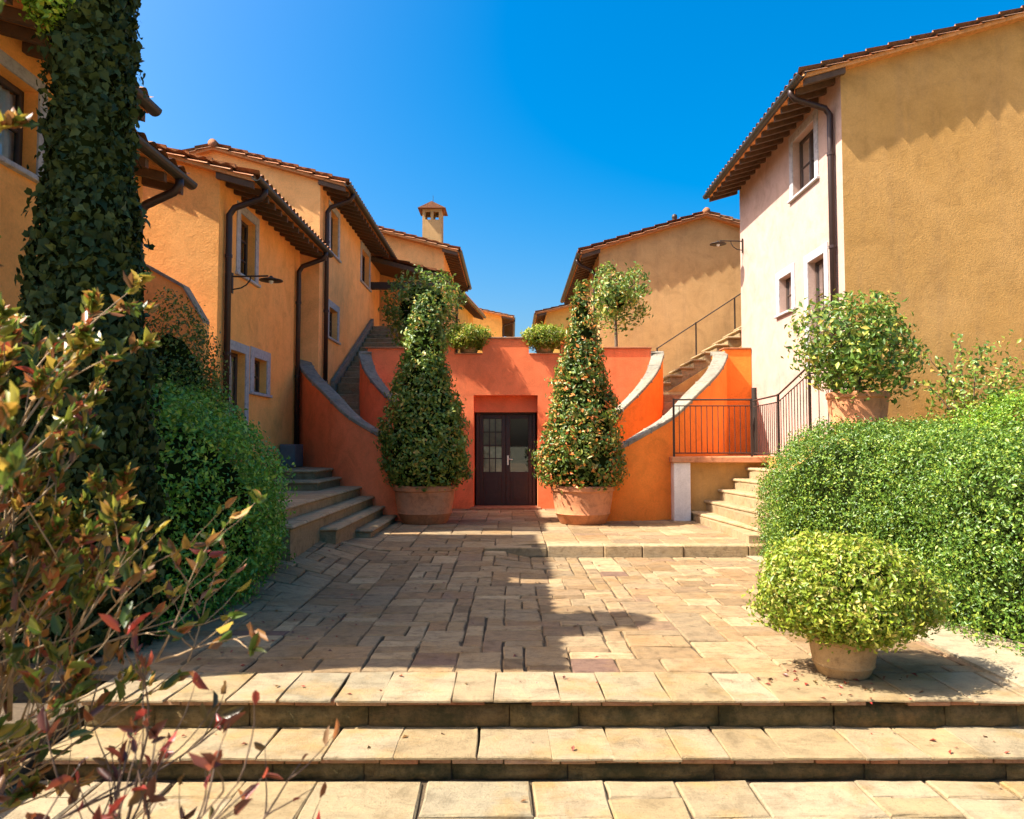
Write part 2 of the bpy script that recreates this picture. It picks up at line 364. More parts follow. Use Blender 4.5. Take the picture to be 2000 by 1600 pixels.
def superell(n, c, a, p, g, lump=0.07, seed=1, freq=2.2, zmin=None, depth=0.22):
    """points through the outer shell of a lumpy rounded block, with outward normals"""
    c = np.array(c, float); a = np.array(a, float)
    d = unit(g.normal(0, 1, (n, 3))); d = unit(d * a ** 0.35 / np.abs(d).max(1, keepdims=True) ** 0.3)
    s = 1 / ((np.abs(d / a) ** p).sum(1)) ** (1 / p)
    P = d * s[:, None]
    nz = Noise3(seed, f=freq)
    k = 1 + lump * nz(P)
    nr = unit(np.sign(P) * np.abs(P / a) ** (p - 1) / a)
    dep = 1 - depth * g.random(n) ** 2.2 + (g.random(n) < .08) * g.random(n) * .07
    P = P * (k * dep)[:, None] + c
    if zmin is not None:
        m = P[:, 2] > zmin; P = P[m]; nr = nr[m]
    return P, nr
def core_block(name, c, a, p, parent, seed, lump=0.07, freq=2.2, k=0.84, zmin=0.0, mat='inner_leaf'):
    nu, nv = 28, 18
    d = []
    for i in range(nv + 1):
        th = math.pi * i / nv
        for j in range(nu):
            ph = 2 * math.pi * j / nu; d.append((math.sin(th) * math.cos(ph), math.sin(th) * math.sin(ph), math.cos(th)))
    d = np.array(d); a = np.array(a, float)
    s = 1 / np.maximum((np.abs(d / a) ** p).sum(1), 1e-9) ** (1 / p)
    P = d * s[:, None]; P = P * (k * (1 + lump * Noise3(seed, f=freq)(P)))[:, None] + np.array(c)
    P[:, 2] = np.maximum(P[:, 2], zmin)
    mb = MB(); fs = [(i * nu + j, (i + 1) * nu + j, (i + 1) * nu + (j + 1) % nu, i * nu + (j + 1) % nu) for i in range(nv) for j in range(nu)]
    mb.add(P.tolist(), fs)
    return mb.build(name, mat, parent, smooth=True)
def clumped(P, Nr, g, m=14, spread=0.05):
    """turn shell points into small sprays of leaves"""
    Q = np.repeat(P, m, 0) + g.normal(0, spread, (len(P) * m, 3))
    off = Q - np.repeat(P, m, 0)
    return Q, unit(np.repeat(Nr, m, 0) * 0.9 + off / spread * 0.45)

# ------------------------------------------------------------------ ground and paving
PLAT = 0.16
STEP_Y = 10.75
def smooth(t): t = max(0.0, min(1.0, t)); return t * t * (3 - 2 * t)
def gz(x, y):
    ramp_z = PLAT * smooth((y - 8.2) / 4.6)
    t = smooth((x + 0.25) / 0.6)
    ramp_z += 0.24 * smooth((-1.75 - x) / 1.3) * smooth((y - 6.3) / 3.0) * (1 - smooth((y - 10.3) / 1.8))
    return (1 - t) * ramp_z if y < STEP_Y else (1 - t) * ramp_z + t * PLAT

g = MB().quad((-900, -900, -0.45), (900, -900, -0.45), (900, 1500, -0.45), (-900, 1500, -0.45)).build('ground', 'far_ground'); tag(g, kind='structure')

def stone_mesh(w, d, h, var, name, mat, ch=0.010, irr=0.010):
    """one paving stone centred on the origin, its top at z = 0"""
    gg = random.Random(hash((round(w, 3), round(d, 3), var)) & 0xffff)
    j = lambda s: gg.uniform(-s, s)
    cs = [(-w / 2, -d / 2), (w / 2, -d / 2), (w / 2, d / 2), (-w / 2, d / 2)]
    cs = [(x + j(irr), y + j(irr)) for x, y in cs]
    # a broken point in the middle of each long side
    ring = []
    for i in range(4):
        a = cs[i]; b = cs[(i + 1) % 4]; ring.append(a)
        f = gg.uniform(.35, .65); nx, ny = (b[1] - a[1]), -(b[0] - a[0]); l = math.hypot(nx, ny) or 1
        o = j(irr * 0.7); ring.append((a[0] + (b[0] - a[0]) * f + nx / l * o, a[1] + (b[1] - a[1]) * f + ny / l * o))
    vs = [(x, y, -h) for x, y in ring] + [(x, y, -ch * (1 + j(.4))) for x, y in ring]
    for x, y in ring:
        l = math.hypot(x, y); k = max(0.5, 1 - ch * 1.3 / l); vs.append((x * k, y * k, j(.0022)))
    n = 8; fs = []
    for r in (0, 1):
        for i in range(n):
            i2 = (i + 1) % n; fs.append((r * n + i, r * n + i2, (r + 1) * n + i2, (r + 1) * n + i))
    fs.append(tuple(2 * n + i for i in range(n)))
    me = bpy.data.meshes.new(name); me.from_pydata(vs, [], fs); me.update(); me.materials.append(M[mat])
    return me

def random_tiling(nx, ny, sizes, gg):
    occ = [[False] * ny for _ in range(nx)]; out = []
    for jy in range(ny):
        for ix in range(nx):
            if occ[ix][jy]: continue
            opts = sizes[:]; gg.shuffle(opts); opts.append((1, 1))
            for w, d in opts:
                if ix + w <= nx and jy + d <= ny and all(not occ[ix + a][jy + b] for a in range(w) for b in range(d)):
                    for a in range(w):
                        for b in range(d): occ[ix + a][jy + b] = True
                    out.append((ix, jy, w, d)); break
    return out

def stone_field(struct, pieces, mat, limit, gap=0.012, h=0.05, name='paving_stone', tilt=True, zf=None, cx=0.0):
    """pieces: (x0, x1, y0, y1); nearest `limit` are objects, the rest one joined part"""
    zf = zf or (lambda x, y: 0.0); cache = {}; rest = MB()
    pieces = sorted(pieces, key=lambda q: q[2] + 0.25 * abs((q[0] + q[1]) / 2 - cx))
    for i, (x0, x1, y0, y1) in enumerate(pieces):
        w, d = round(x1 - x0 - gap, 3), round(y1 - y0 - gap, 3); var = random.randrange(4)
        key = (w, d, var)
        if key not in cache: cache[key] = stone_mesh(w, d, h, var, name, mat)
        x, y = (x0 + x1) / 2, (y0 + y1) / 2; z = zf(x, y) + random.uniform(-.004, .003)
        sx = (zf(x, y + .05) - zf(x, y - .05)) / .1
        if abs(sx) > .5: sx = 0
        sy = (zf(x + .05, y) - zf(x - .05, y)) / .1
        rx, ry = math.atan(sx) + random.uniform(-.006, .006), -math.atan(sy) + random.uniform(-.006, .006)
        if i < limit:
            o = link(name, cache[key], struct, (x, y, z)); o.rotation_euler = (rx, ry, 0)
        else:
            mt = Matrix.Translation((x, y, z)) @ Matrix.Rotation(ry, 4, 'Y') @ Matrix.Rotation(rx, 4, 'X')
            me = cache[key]; rest.add([mt @ v.co for v in me.vertices], [tuple(p.vertices) for p in me.polygons])
    if rest.v: tag(rest.build('far_paving', mat, struct), kind='stuff')

gg = random.Random(11)
# lower paving in front of the steps
lp = empty('lower_paving', (0, 0, 0), kind='structure')
MB().quad((-30, -45, -0.345), (30, -45, -0.345), (30, 4.45, -0.345), (-30, 4.45, -0.345)).build('mortar_bed', 'mortar', lp)
c = 0.205
til = random_tiling(44, 16, [(2, 2), (3, 2), (2, 3), (3, 2), (2, 1), (4, 2), (3, 3)], gg)
stone_field(lp, [(-4.6 + c * a, -4.6 + c * (a + w), 1.08 + c * b, 1.08 + c * (b + d)) for a, b, w, d in til], 'slab', 280, gap=0.013, zf=lambda x, y: -0.322)
MB().quad((-29.9, -44.9, -0.324), (29.9, -44.9, -0.324), (29.9, 1.07, -0.324), (-29.9, 1.07, -0.324)).build('bounce_paving', 'slab', lp)  # unseen paving spread wide behind the camera, added to bounce sunlight onto walls

# two stone steps across the front
fs = empty('front_steps', (0, 0, 0), kind='structure')
XL, XR = -2.75, 6.2
MB().box(XL + .03, 9, 4.435, 4.95, -0.45, -0.232).build('lower_step_core', 'mortar', fs)
MB().box(XL + .03, 9, 4.865, 5.3, -0.45, -0.042).build('upper_step_core', 'mortar', fs)
def step_row(y0, y1, ztop, wmin, wmax, nos):
    x = XL
    while x < XR:
        w = gg.uniform(wmin, wmax)
        me = stone_mesh(w - 0.009, y1 - y0, 0.016, gg.randrange(9), 'step_slab', 'slab', ch=0.005, irr=0.012)
        o = link('step_slab', me, fs, (x + w / 2, (y0 + y1) / 2 + gg.uniform(-.008, .006), ztop + gg.uniform(-.003, .003)))
        o.rotation_euler = (gg.uniform(-.004, .004), gg.uniform(-.004, .004), gg.uniform(-.004, .004))
        x += w
def riser_row(y, z0, z1):
    x = XL + .02
    while x < XR:                                        # thin bricks under the nosing
        w = gg.uniform(.16, .36)
        if gg.random() < .9:
            MB().box(x, x + w - .008, y + gg.uniform(0.0, .018), y + .08, z1 - .012, z1 + .0165).build('brick', 'brick', fs, bevel=.004)
        x += w
    x = XL + .02
    while x < XR:                                        # rough riser stones
        w = gg.uniform(.4, .95); nx, nz = 8, 4; vs = []; f = []
        yy = y + gg.uniform(.018, .034)
        for k in range(nz + 1):
            for i in range(nx + 1):
                e = 0.03 if (i in (0, nx) or k in (0, nz)) else 0
                vs.append((x + (w - .006) * i / nx, yy + e + gg.uniform(-.009, .009), z0 + (z1 - .013 - z0) * k / nz))
        for k in range(nz):
            for i in range(nx): f.append((k * (nx + 1) + i, k * (nx + 1) + i + 1, (k + 1) * (nx + 1) + i + 1, (k + 1) * (nx + 1) + i))
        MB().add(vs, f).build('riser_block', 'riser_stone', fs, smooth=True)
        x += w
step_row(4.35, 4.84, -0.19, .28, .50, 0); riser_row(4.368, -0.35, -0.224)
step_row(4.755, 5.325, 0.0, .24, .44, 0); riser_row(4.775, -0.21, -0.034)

# main courtyard: random rectangular paving, gently ramped towards the left, one step up on the right
cp = empty('courtyard_paving', (0, 0, 0), kind='structure')
mb = MB(); xs = [-5.2, -3.8, -3.4, -3.1, -2.9, -2.7, -2.5, -2.3, -2.1, -1.9, -1.6, -0.9, -0.25, -0.1, 0.05, 0.2, 0.36, 1, 2.5, 4, 6]
def sheet(ya, yb, ny):
    ys = [ya + (yb - ya) * i / ny for i in range(ny + 1)]
    vs = [(x, y, gz(x, min(y, yb - 1e-4)) - .022) for y in ys for x in xs]; n = len(xs)
    mb.add(vs, [(j * n + i, j * n + i + 1, (j + 1) * n + i + 1, (j + 1) * n + i) for j in range(ny) for i in range(n - 1)])
sheet(5.2, STEP_Y, 14); sheet(STEP_Y, 17.6, 14)
mb.build('mortar_bed', 'mortar', cp)
c = 0.168
til = random_tiling(48, 32, [(2, 1), (2, 2), (3, 2), (2, 2), (3, 1), (2, 3), (1, 2), (3, 2), (2, 1)], gg)
pieces = [(-4.1 + c * a, -4.1 + c * (a + w), 5.335 + c * b, 5.335 + c * (b + d)) for a, b, w, d in til]
pieces = [q for q in pieces if (q[0] + q[1]) / 2 > -3.6]
stone_field(cp, pieces, 'paver', 298, zf=gz)
# upper platform paving, seen very flat
c2 = 0.25
til = random_tiling(36, 25, [(2, 1), (2, 2), (3, 2), (3, 1), (2, 2)], gg)
pf = MB(); tmp = {}
for a, b, w, d in til:
    x0, x1, y0, y1 = -4.0 + c2 * a, -4.0 + c2 * (a + w), STEP_Y + .24 + c2 * b, STEP_Y + .24 + c2 * (b + d)
    key = (w, d, gg.randrange(3))
    if key not in tmp: tmp[key] = stone_mesh(c2 * w - .012, c2 * d - .012, .05, key[2], 'tmp', 'paver')
    x, y = (x0 + x1) / 2, (y0 + y1) / 2
    pf.add([(v.co.x + x, v.co.y + y, v.co.z + gz(x + v.co.x, y + v.co.y)) for v in tmp[key].vertices], [tuple(p.vertices) for p in tmp[key].polygons])
tag(pf.build('platform_stones', 'paver', cp), kind='stuff')
x = -3.6
while x < 5.0:                                           # kerb stones of the single step
    w = gg.uniform(.5, .95); z1 = gz(x + w / 2, STEP_Y + .1); z0 = gz(x + w / 2, STEP_Y - .05)
    if z1 - z0 > .02:
        MB().box(x, x + w - .008, STEP_Y - .02 + gg.uniform(-.006, .006), STEP_Y + .235, z0 - .05, z1 + .003).build('kerb_stone', 'slab' if False else 'warm_stair_stone', cp, bevel=.012)
    else:
        w = min(w, .4); q4 = lambda dz: [(a, b, gz(a, b) + dz) for a, b in ((x, STEP_Y - .02), (x + w - .01, STEP_Y - .02), (x + w - .01, STEP_Y + .23), (x, STEP_Y + .23))]
        MB().hexa(q4(-.06), q4(.001)).build('paving_stone', 'paver', cp, bevel=.008)
    x += w

# planting beds either side
def bed(name, pts, mat, z):
    mb = MB(); n = 24; x0, x1, y0, y1 = pts; vs = []
    nz = Noise3(hash(name) & 255, f=1.5)
    for j in range(n + 1):
        for i in range(n + 1):
            x = x0 + (x1 - x0) * i / n; y = y0 + (y1 - y0) * j / n
            e = 0 if (i in (0, n) or j in (0, n)) else 1
            vs.append((x, y, z + e * (.035 * float(nz(np.array([[x, y, 0]]))[0]))))
    mb.add(vs, [(j * (n + 1) + i, j * (n + 1) + i + 1, (j + 1) * (n + 1) + i + 1, (j + 1) * (n + 1) + i) for j in range(n) for i in range(n)])
    vs = [(x0, y0, -.44), (x1, y0, -.44), (x1, y1, -.44), (x0, y1, -.44), (x0, y0, z), (x1, y0, z), (x1, y1, z), (x0, y1, z)]
    mb.add(vs, [(0, 1, 5, 4), (1, 2, 6, 5), (2, 3, 7, 6), (3, 0, 4, 7)])
    tag(mb.build(name, mat, smooth=True), kind='structure')
bed('planting_bed', (-6.5, -3.0, 5.0, 11.6), 'soil', 0.03)
bed('front_bed', (-7.0, -2.8, 2.2, 4.99), 'soil', -0.10)
bed('dry_border', (3.35, 9.0, 4.88, 10.72), 'dry_earth', 0.02)

# upper terrace behind the orange wall, reaching back along the street
t = MB().box(-12, 16, 18.01, 80, -0.44, 2.9).build('upper_terrace', 'warm_stair_stone'); tag(t, kind='structure')

# ------------------------------------------------------------------ houses
def wall_with_openings(mb, s, xw, y0, y1, z0, ztop, ops, depth=0.22):
    """wall in the plane x = xw facing the lane, real openings with reveals; s = +1 for the right-hand side"""
    ys = sorted({y0, y1, *[o[0] for o in ops], *[o[1] for o in ops]}); zs = sorted({z0, ztop, *[o[2] for o in ops], *[o[3] for o in ops]})
    def inside(y, z): return any(o[0] < y < o[1] and o[2] < z < o[3] for o in ops)
    for a, b in zip(ys, ys[1:]):
        for e, f in zip(zs, zs[1:]):
            if not inside((a + b) / 2, (e + f) / 2): mb.quad((xw, a, e), (xw, b, e), (xw, b, f), (xw, a, f))
    for (a, b, e, f) in ops:
        xi = xw + s * depth
        mb.quad((xw, a, e), (xi, a, e), (xi, a, f), (xw, a, f)); mb.quad((xw, b, e), (xi, b, e), (xi, b, f), (xw, b, f))
        mb.quad((xw, a, f), (xi, a, f), (xi, b, f), (xw, b, f)); mb.quad((xw, a, e), (xi, a, e), (xi, b, e), (xw, b, e))

def window(house, s, xw, op, sur=0.16, kind='dark', sill=True, surround=True, muntin=1, door=False):
    """timber window set 0.15 m back in its opening, stone surround and sill"""
    a, b, e, f = op; xi = xw + s * 0.13; w = 0.06; t = s * 0.05
    X0, X1 = min(xi, xi + t), max(xi, xi + t)
    fr = MB(); fr.box(X0, X1, a, a + w, e, f); fr.box(X0, X1, b - w, b, e, f); fr.box(X0, X1, a + w, b - w, f - w, f); fr.box(X0, X1, a + w, b - w, e, e + w)
    m = (a + b) / 2
    x0m, x1m = X0 - .008, X1 + .008
    fr.box(x0m, x1m, m - .035, m + .035, e + w, f - w)
    for k in range(1, muntin + 1):
        z = e + (f - e) * k / (muntin + 1)
        fr.box(X0 + .006, X1 - .006, a + w, m - .035, z - .017, z + .017); fr.box(X0 + .006, X1 - .006, m + .035, b - w, z - .017, z + .017)
    if door:
        fr.box(X0 + .004, X1 - .004, a + w, m - .035, e + w, e + .75); fr.box(X0 + .004, X1 - .004, m + .035, b - w, e + w, e + .75)
    win = fr.build('door' if door else 'window', 'dark_wood', house, bevel=.006)
    xp = xi + t / 2
    for (p, q) in ((a + w, m - .035), (m + .035, b - w)):
        MB().quad((xp, p, e + w), (xp, q, e + w), (xp, q, f - w), (xp, p, f - w)).build('pane', 'glass', win)
    if kind != 'dark':
        zt = f - .05 if kind == 'full' else e + (f - e) * .48
        cu = MB(); n = 28; vs = []
        xc = xi + s * .075
        for i in range(n + 1):
            y = a + (b - a) * i / n; vs += [(xc + .018 * math.sin(i * 1.9), y, e), (xc + .018 * math.sin(i * 1.9 + .2), y, zt)]
        cu.add(vs, [(2 * i, 2 * i + 2, 2 * i + 3, 2 * i + 1) for i in range(n)]).build('curtain', 'curtain', win, smooth=True)
    # unlit room behind the glass
    rb = MB(); xr = xi + s * .9
    A, B, E_, F_ = a - .02, b + .02, e - .02, f + .02; x1 = xw + s * .225
    rb.quad((xr, A, E_), (xr, B, E_), (xr, B, F_), (xr, A, F_)); rb.quad((x1, A, E_), (xr, A, E_), (xr, A, F_), (x1, A, F_)); rb.quad((x1, B, E_), (xr, B, E_), (xr, B, F_), (x1, B, F_))
    rb.quad((x1, A, F_), (xr, A, F_), (xr, B, F_), (x1, B, F_)); rb.quad((x1, A, E_), (xr, A, E_), (xr, B, E_), (x1, B, E_))
    rb.build('room', 'dark_wood', win)
    if surround:
        sb = MB(); o = -s * .022; xa, xb = min(xw + o, xw + s * .05), max(xw + o, xw + s * .05)
        sb.box(xa, xb, a - sur, a - .001, e, f + sur); sb.box(xa, xb, b + .001, b + sur, e, f + sur); sb.box(xa, xb, a, b, f + .001, f + sur)
        sb.build('surround', 'serena', win, bevel=.005)
    if sill and not door:
        xa, xb = min(xw - s * .06, xw + s * .12), max(xw - s * .06, xw + s * .12)
        MB().box(xa, xb, a - sur - .03, b + sur + .03, e - .055, e - .002).build('sill', 'serena', win, bevel=.008)
    return win

def tiles_sheet(xe, ze, xr, zr, y0, y1, period=0.21, row=0.36):
    """barrel-tile surface between eave and ridge as rolled, overlapping courses"""
    L = math.hypot(xr - xe, zr - ze); n = max(2, int(L / row)); P = max(2, int((y1 - y0) / period)); seg = 6
    nx, nz = -(zr - ze) / L * (1 if xr > xe else -1), abs(xr - xe) / L
    mb = MB(); rows = []
    for k in range(n):
        for (f, lift) in ((k / n, .035), ((k + 1) / n, .0)):
            ring = []
            for i in range(P * seg + 1):
                ph = (i % seg) / seg * 2 * math.pi
                h = .055 * (0.5 + 0.5 * math.cos(ph)) ** .8 + lift + .02
                y = y0 + (y1 - y0) * i / (P * seg)
                ring.append((xe + (xr - xe) * f + nx * h, y, ze + (zr - ze) * f + nz * h))
            rows.append(ring)
    w = P * seg + 1
    mb.add([p for r in rows for p in r], [(j * w + i, j * w + i + 1, (j + 1) * w + i + 1, (j + 1) * w + i) for j in range(len(rows) - 1) for i in range(w - 1)])
    return mb

def house(label, s, xw, y0, y1, ze, oh, xr, slope, mat, ops=(), vo=0.28, vob=0.3, z0=-0.4, rz=0.0, group=None, detail=True, wall_mat2=None, drop_y=None, drop_z=0.5, rafters=True, gap=0.34, name='stucco_house', drop_in=0.3):
    """gabled house, ridge along y. s=+1: stands right of the lane (lane wall faces -x)"""
    xe = xw - s * oh; zr = ze + abs(xr - xe) * slope; xb = 2 * xr - xw; xeb = 2 * xr - xe
    ho = empty(name, ((xw + xr) / 2, (y0 + y1) / 2, z0), label, 'house', group)
    th = 0.07
    zw = ze + oh * slope - th                           # underside of the roof at the wall
    zt = zr - th
    w = MB()
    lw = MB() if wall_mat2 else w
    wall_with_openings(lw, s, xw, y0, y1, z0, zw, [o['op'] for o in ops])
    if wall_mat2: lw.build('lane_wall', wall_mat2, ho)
    for y in (y0, y1): w.add([(xw, y, z0), (xb, y, z0), (xb, y, zw), (xr, y, zt), (xw, y, zw)], [(0, 1, 2, 3, 4)])
    w.quad((xb, y0, z0), (xb, y1, z0), (xb, y1, zw), (xb, y0, zw))
    w.build('wall', mat, ho)
    for o in ops:
        kw = {k: v for k, v in o.items() if k != 'op'}
        window(ho, s, xw, o['op'], **kw)
    ya, yb = y0 - vo, y1 + vob
    rf = MB()                                            # boarded roof deck
    for (a, za, b, zb) in ((xe, ze, xr, zr), (xeb, ze, xr, zr)):
        lo = [(a, ya, za - th), (b, ya, zb - th), (b, yb, zb - th), (a, yb, za - th)]
        hi = [(a, ya, za), (b, ya, zb), (b, yb, zb), (a, yb, za)]
        rf.hexa(lo, hi)
    roof = rf.build('roof', 'soffit_board', ho)
    for (a, b) in ((xe, xr), (xeb, xr)):
        tag(tiles_sheet(a - (s if a == xe else -s) * .05, ze + .004, b, zr + .004, ya, yb).build('tiles', 'terracotta_tile', roof, smooth=True), kind='stuff')
    MB().tube([(xr, ya - .03, zr + .06), (xr, yb + .03, zr + .06)], .10, 10).build('ridge_tiles', 'terracotta_tile', roof, smooth=True)
    # verge: a board under a row of half-round tiles, each its own piece
    if detail:
        L = abs(xr - xe); n = max(3, int(math.hypot(L, zr - ze) / .36))
        first = None
        for side, a in ((1, xe), (-1, xeb)):
            d = Vector((xr - a, 0, zr - ze)); l = d.length / n; d.normalize()
            up = Vector((-d.z, 0, d.x)) if d.x > 0 else Vector((d.z, 0, -d.x))
            vs = []; f = []
            for (k, rr, lift) in ((0, .084, .046), (1, .050, .014)):
                for q in range(9):
                    an = math.pi * (q / 8); off = d * (l * 1.16 * k) + Vector((0, 1, 0)) * (math.cos(an) * rr) + up * (math.sin(an) * rr * .40 + lift * .7 - .03)
                    vs.append(off)
            for q in range(8): f.append((q, q + 1, 9 + q + 1, 9 + q))
            f.append(tuple(range(9)))
            me = bpy.data.meshes.new('verge_tile'); me.from_pydata([tuple(v) for v in vs], [], f); me.update(); me.materials.append(M['terracotta_tile'])
            for pp in me.polygons: pp.use_smooth = True
            o0 = world_origin(roof)
            for k in range(n):
                base = Vector((a, ya + .03, ze)) + d * (l * k) - o0
                tt = link('verge_tile', me, roof, base); tt.rotation_euler = (random.uniform(-.02, .02), random.uniform(-.015, .015), random.uniform(-.03, .03))
    # rafters under the lane eave
    if rafters:
        n = int((yb - ya - .12) / gap); me = None; rw, rh = .075, .10
        d = Vector((xw - xe, 0, oh * slope)); 
        vs = [(0.02 * s, -rw / 2, -rh), (d.x + s * .02, -rw / 2, d.z - rh), (d.x + s * .02, -rw / 2, d.z), (0.02 * s, -rw / 2, 0),
              (0.02 * s, rw / 2, -rh), (d.x + s * .02, rw / 2, d.z - rh), (d.x + s * .02, rw / 2, d.z), (0.02 * s, rw / 2, 0)]
        me = bpy.data.meshes.new('rafter'); me.from_pydata(vs, [], [(0, 1, 2, 3), (4, 7, 6, 5), (0, 4, 5, 1), (3, 2, 6, 7), (0, 3, 7, 4), (1, 5, 6, 2)]); me.update(); me.materials.append(M['rafter_wood'])
        o0 = world_origin(ho)
        for k in range(n + 1):
            link('rafter', me, ho, Vector((xe, ya + .06 + (yb - ya - .12) * k / n, ze - th - .002)) - o0)
        # purlin ends carrying the verge
    # gutter: open half pipe along the eave
    gx = xe - s * .05; gr = .075; vs = []; f = []
    for y in (ya - .05, yb + .05):
        for q in range(9):
            an = math.pi + math.pi * q / 8; vs.append((gx + gr * math.cos(an), y, ze - .005 + gr * math.sin(an)))
        for q in range(9):
            an = 2 * math.pi - math.pi * q / 8; vs.append((gx + (gr - .012) * math.cos(an), y, ze - .005 + (gr - .012) * math.sin(an)))
    n = 18
    for q in range(n): f.append((q, (q + 1) % n, n + (q + 1) % n, n + q))
    f.append(tuple(range(n))); f.append(tuple(range(2 * n - 1, n - 1, -1)))
    MB().add(vs, f).build('gutter', 'gutter_metal', ho, smooth=False)
    if drop_y is not None:
        ys_ = drop_y if isinstance(drop_y, (list, tuple)) else [drop_y]
        for y in ys_:
            x1 = xw - s * .075
            MB().tube([(gx, y, ze - .06), (gx, y, ze - .14), (gx + s * .06, y, ze - .22), (x1 - s * .08, y, ze - drop_in - .08), (x1, y, ze - drop_in - .2), (x1, y, ze - drop_in - .45), (x1, y, drop_z)], .052, 10).build('downspout', 'pipe_metal', ho, smooth=True)
            z = ze - drop_in - .9
            while z > drop_z:
                MB().tube([(x1, y, z), (x1, y, z + .05)], .062, 10).build('pipe_clip', 'pipe_metal', ho, smooth=False); z -= 1.6
    if rz: ho.rotation_euler = (0, 0, rz)
    return ho

# right-hand cream house, its gable towards us
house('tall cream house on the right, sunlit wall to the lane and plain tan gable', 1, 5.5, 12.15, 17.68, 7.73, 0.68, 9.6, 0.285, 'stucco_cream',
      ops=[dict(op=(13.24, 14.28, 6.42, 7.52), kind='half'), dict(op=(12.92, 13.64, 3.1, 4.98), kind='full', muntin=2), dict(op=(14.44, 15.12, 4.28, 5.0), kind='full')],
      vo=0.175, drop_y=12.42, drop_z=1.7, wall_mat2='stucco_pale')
# house further up the lane on the right
house('tan gabled house behind the outside stair and railing on the right', 1, 2.43, 20.5, 27.0, 6.95, 0.52, 5.4, 0.31, 'stucco_tan', vo=0.19, drop_y=20.9, drop_z=3.0)
# left-hand houses
house('nearest orange house on the left behind the ivy column', -1, -4.5, 4.72, 7.55, 5.22, 0.6, -8.0, 0.28, 'stucco_ochre',
      ops=[dict(op=(6.02, 6.90, 4.13, 4.95), kind='full', sur=.12)], vo=0.2, vob=.25)
house('low orange annexe with tiled roof between ivy column and ochre gable', -1, -4.52, 7.58, 8.95, 4.84, 0.50, -8.2, 0.24, 'stucco_ochre', vo=0.0, vob=0.06, drop_y=8.72, drop_z=0.3, rafters=True)
house('tall ochre house added unseen behind the low annexe to shade the courtyard', -1, -6.45, 7.9, 10.55, 7.85, 0.55, -9.2, 0.28, 'stucco_ochre', vo=0.2, vob=0.2)  # out-of-sight house put in to cast the courtyard shade
h1 = house('ochre house at left with stone framed door and iron lamp bracket', -1, -4.7, 11.75, 16.3, 5.86, 0.6, -7.4, 0.28, 'stucco_ochre',
      ops=[dict(op=(12.66, 13.42, 4.56, 5.62), kind='dark', muntin=2), dict(op=(12.30, 13.02, 1.17, 3.20), door=True, kind='full'), dict(op=(13.44, 14.16, 2.57, 3.20), kind='full', sur=.18)],
      vo=0.14, vob=0.05, drop_y=[11.98, 15.95], drop_z=1.2)
house('taller apricot house at left rising behind the ochre one', -1, -4.3, 16.4, 23.9, 7.42, 0.6, -6.68, 0.285, 'stucco_apricot',
      ops=[dict(op=(17.32, 18.10, 6.18, 7.20), kind='dark'), dict(op=(20.98, 22.1, 6.28, 7.25), kind='dark'), dict(op=(17.28, 18.14, 4.14, 4.86), kind='dark', muntin=2)],
      vo=0.14, drop_y=16.75, drop_z=2.9)
h3 = house('distant apricot house with the chimney', -1, -2.25, 24.2, 29.4, 7.95, 0.5, -6.0, 0.27, 'stucco_apricot', vo=0.3, drop_y=29.0, drop_z=3.0)
house('small yellow house at left where the lane narrows', -1, -2.35, 31.2, 37.6, 8.15, 0.5, -5.2, 0.30, 'stucco_yellow',
      ops=[dict(op=(32.6, 33.3, 5.6, 7.2), kind='dark', sill=False), dict(op=(35.2, 35.9, 5.6, 7.2), kind='dark', sill=False)], vo=0.3, rz=R(-7))
house('farthest yellow house at left end of the lane', -1, -0.62, 45.0, 52.0, 9.35, 0.7, -3.0, 0.22, 'stucco_yellow', vo=0.4, drop_y=45.3, drop_z=3.0)
house('farthest yellow house at right end of the lane', 1, 1.75, 38.0, 45.0, 8.35, 0.5, 3.6, 0.24, 'stucco_yellow', vo=0.4)

# chimney on the roof of the distant house
ch = empty('chimney', (-2.75, 25.5, 8.0), 'square stucco chimney with small tiled cap and vent slots', 'chimney')
cx, cy, cw = -2.75, 25.5, 0.33
mb = MB(); mb.box(cx - cw, cx + cw, cy - cw, cy + cw, 8.0, 9.35)
for dx in (-cw + .05, 0, cw - .05): mb.box(cx + dx - .05, cx + dx + .05, cy - cw, cy + cw, 9.35, 9.62)
mb.box(cx - cw, cx + cw, cy - cw, cy + cw, 9.62, 9.72)
mb.build('stack', 'stucco_tan', ch)
MB().box(cx - cw - .10, cx + cw + .10, cy - cw - .10, cy + cw + .10, 8.10, 8.32).build('plinth', 'brick', ch, bevel=.02)
MB().add([(cx - .48, cy - .48, 9.72), (cx + .48, cy - .48, 9.72), (cx + .48, cy + .48, 9.72), (cx - .48, cy + .48, 9.72), (cx, cy - .48, 9.95), (cx, cy + .48, 9.95)],
         [(0, 1, 4), (2, 3, 5), (1, 2, 5, 4), (3, 0, 4, 5), (0, 3, 2, 1)]).build('cap', 'terracotta_tile', ch)
MB().tube([(cx, cy, 9.9), (cx, cy, 10.3)], .008, 5).build('lightning_rod', 'iron', ch)
fv = empty('roof_vent', (4.75, 21.4, 7.75), 'small dark vent cowl on the right-hand ridge', 'vent')
MB().tube([(4.75, 21.4, 7.6), (4.75, 21.4, 8.12)], .035, 8).build('pipe', 'iron', fv)
MB().lathe((4.75, 21.4, 8.08), [(.0, 0), (.085, .0), (.10, .06), (.06, .13), (.085, .15), (.07, .24), (0, .28)], 14).build('cowl', 'iron', fv, smooth=True)

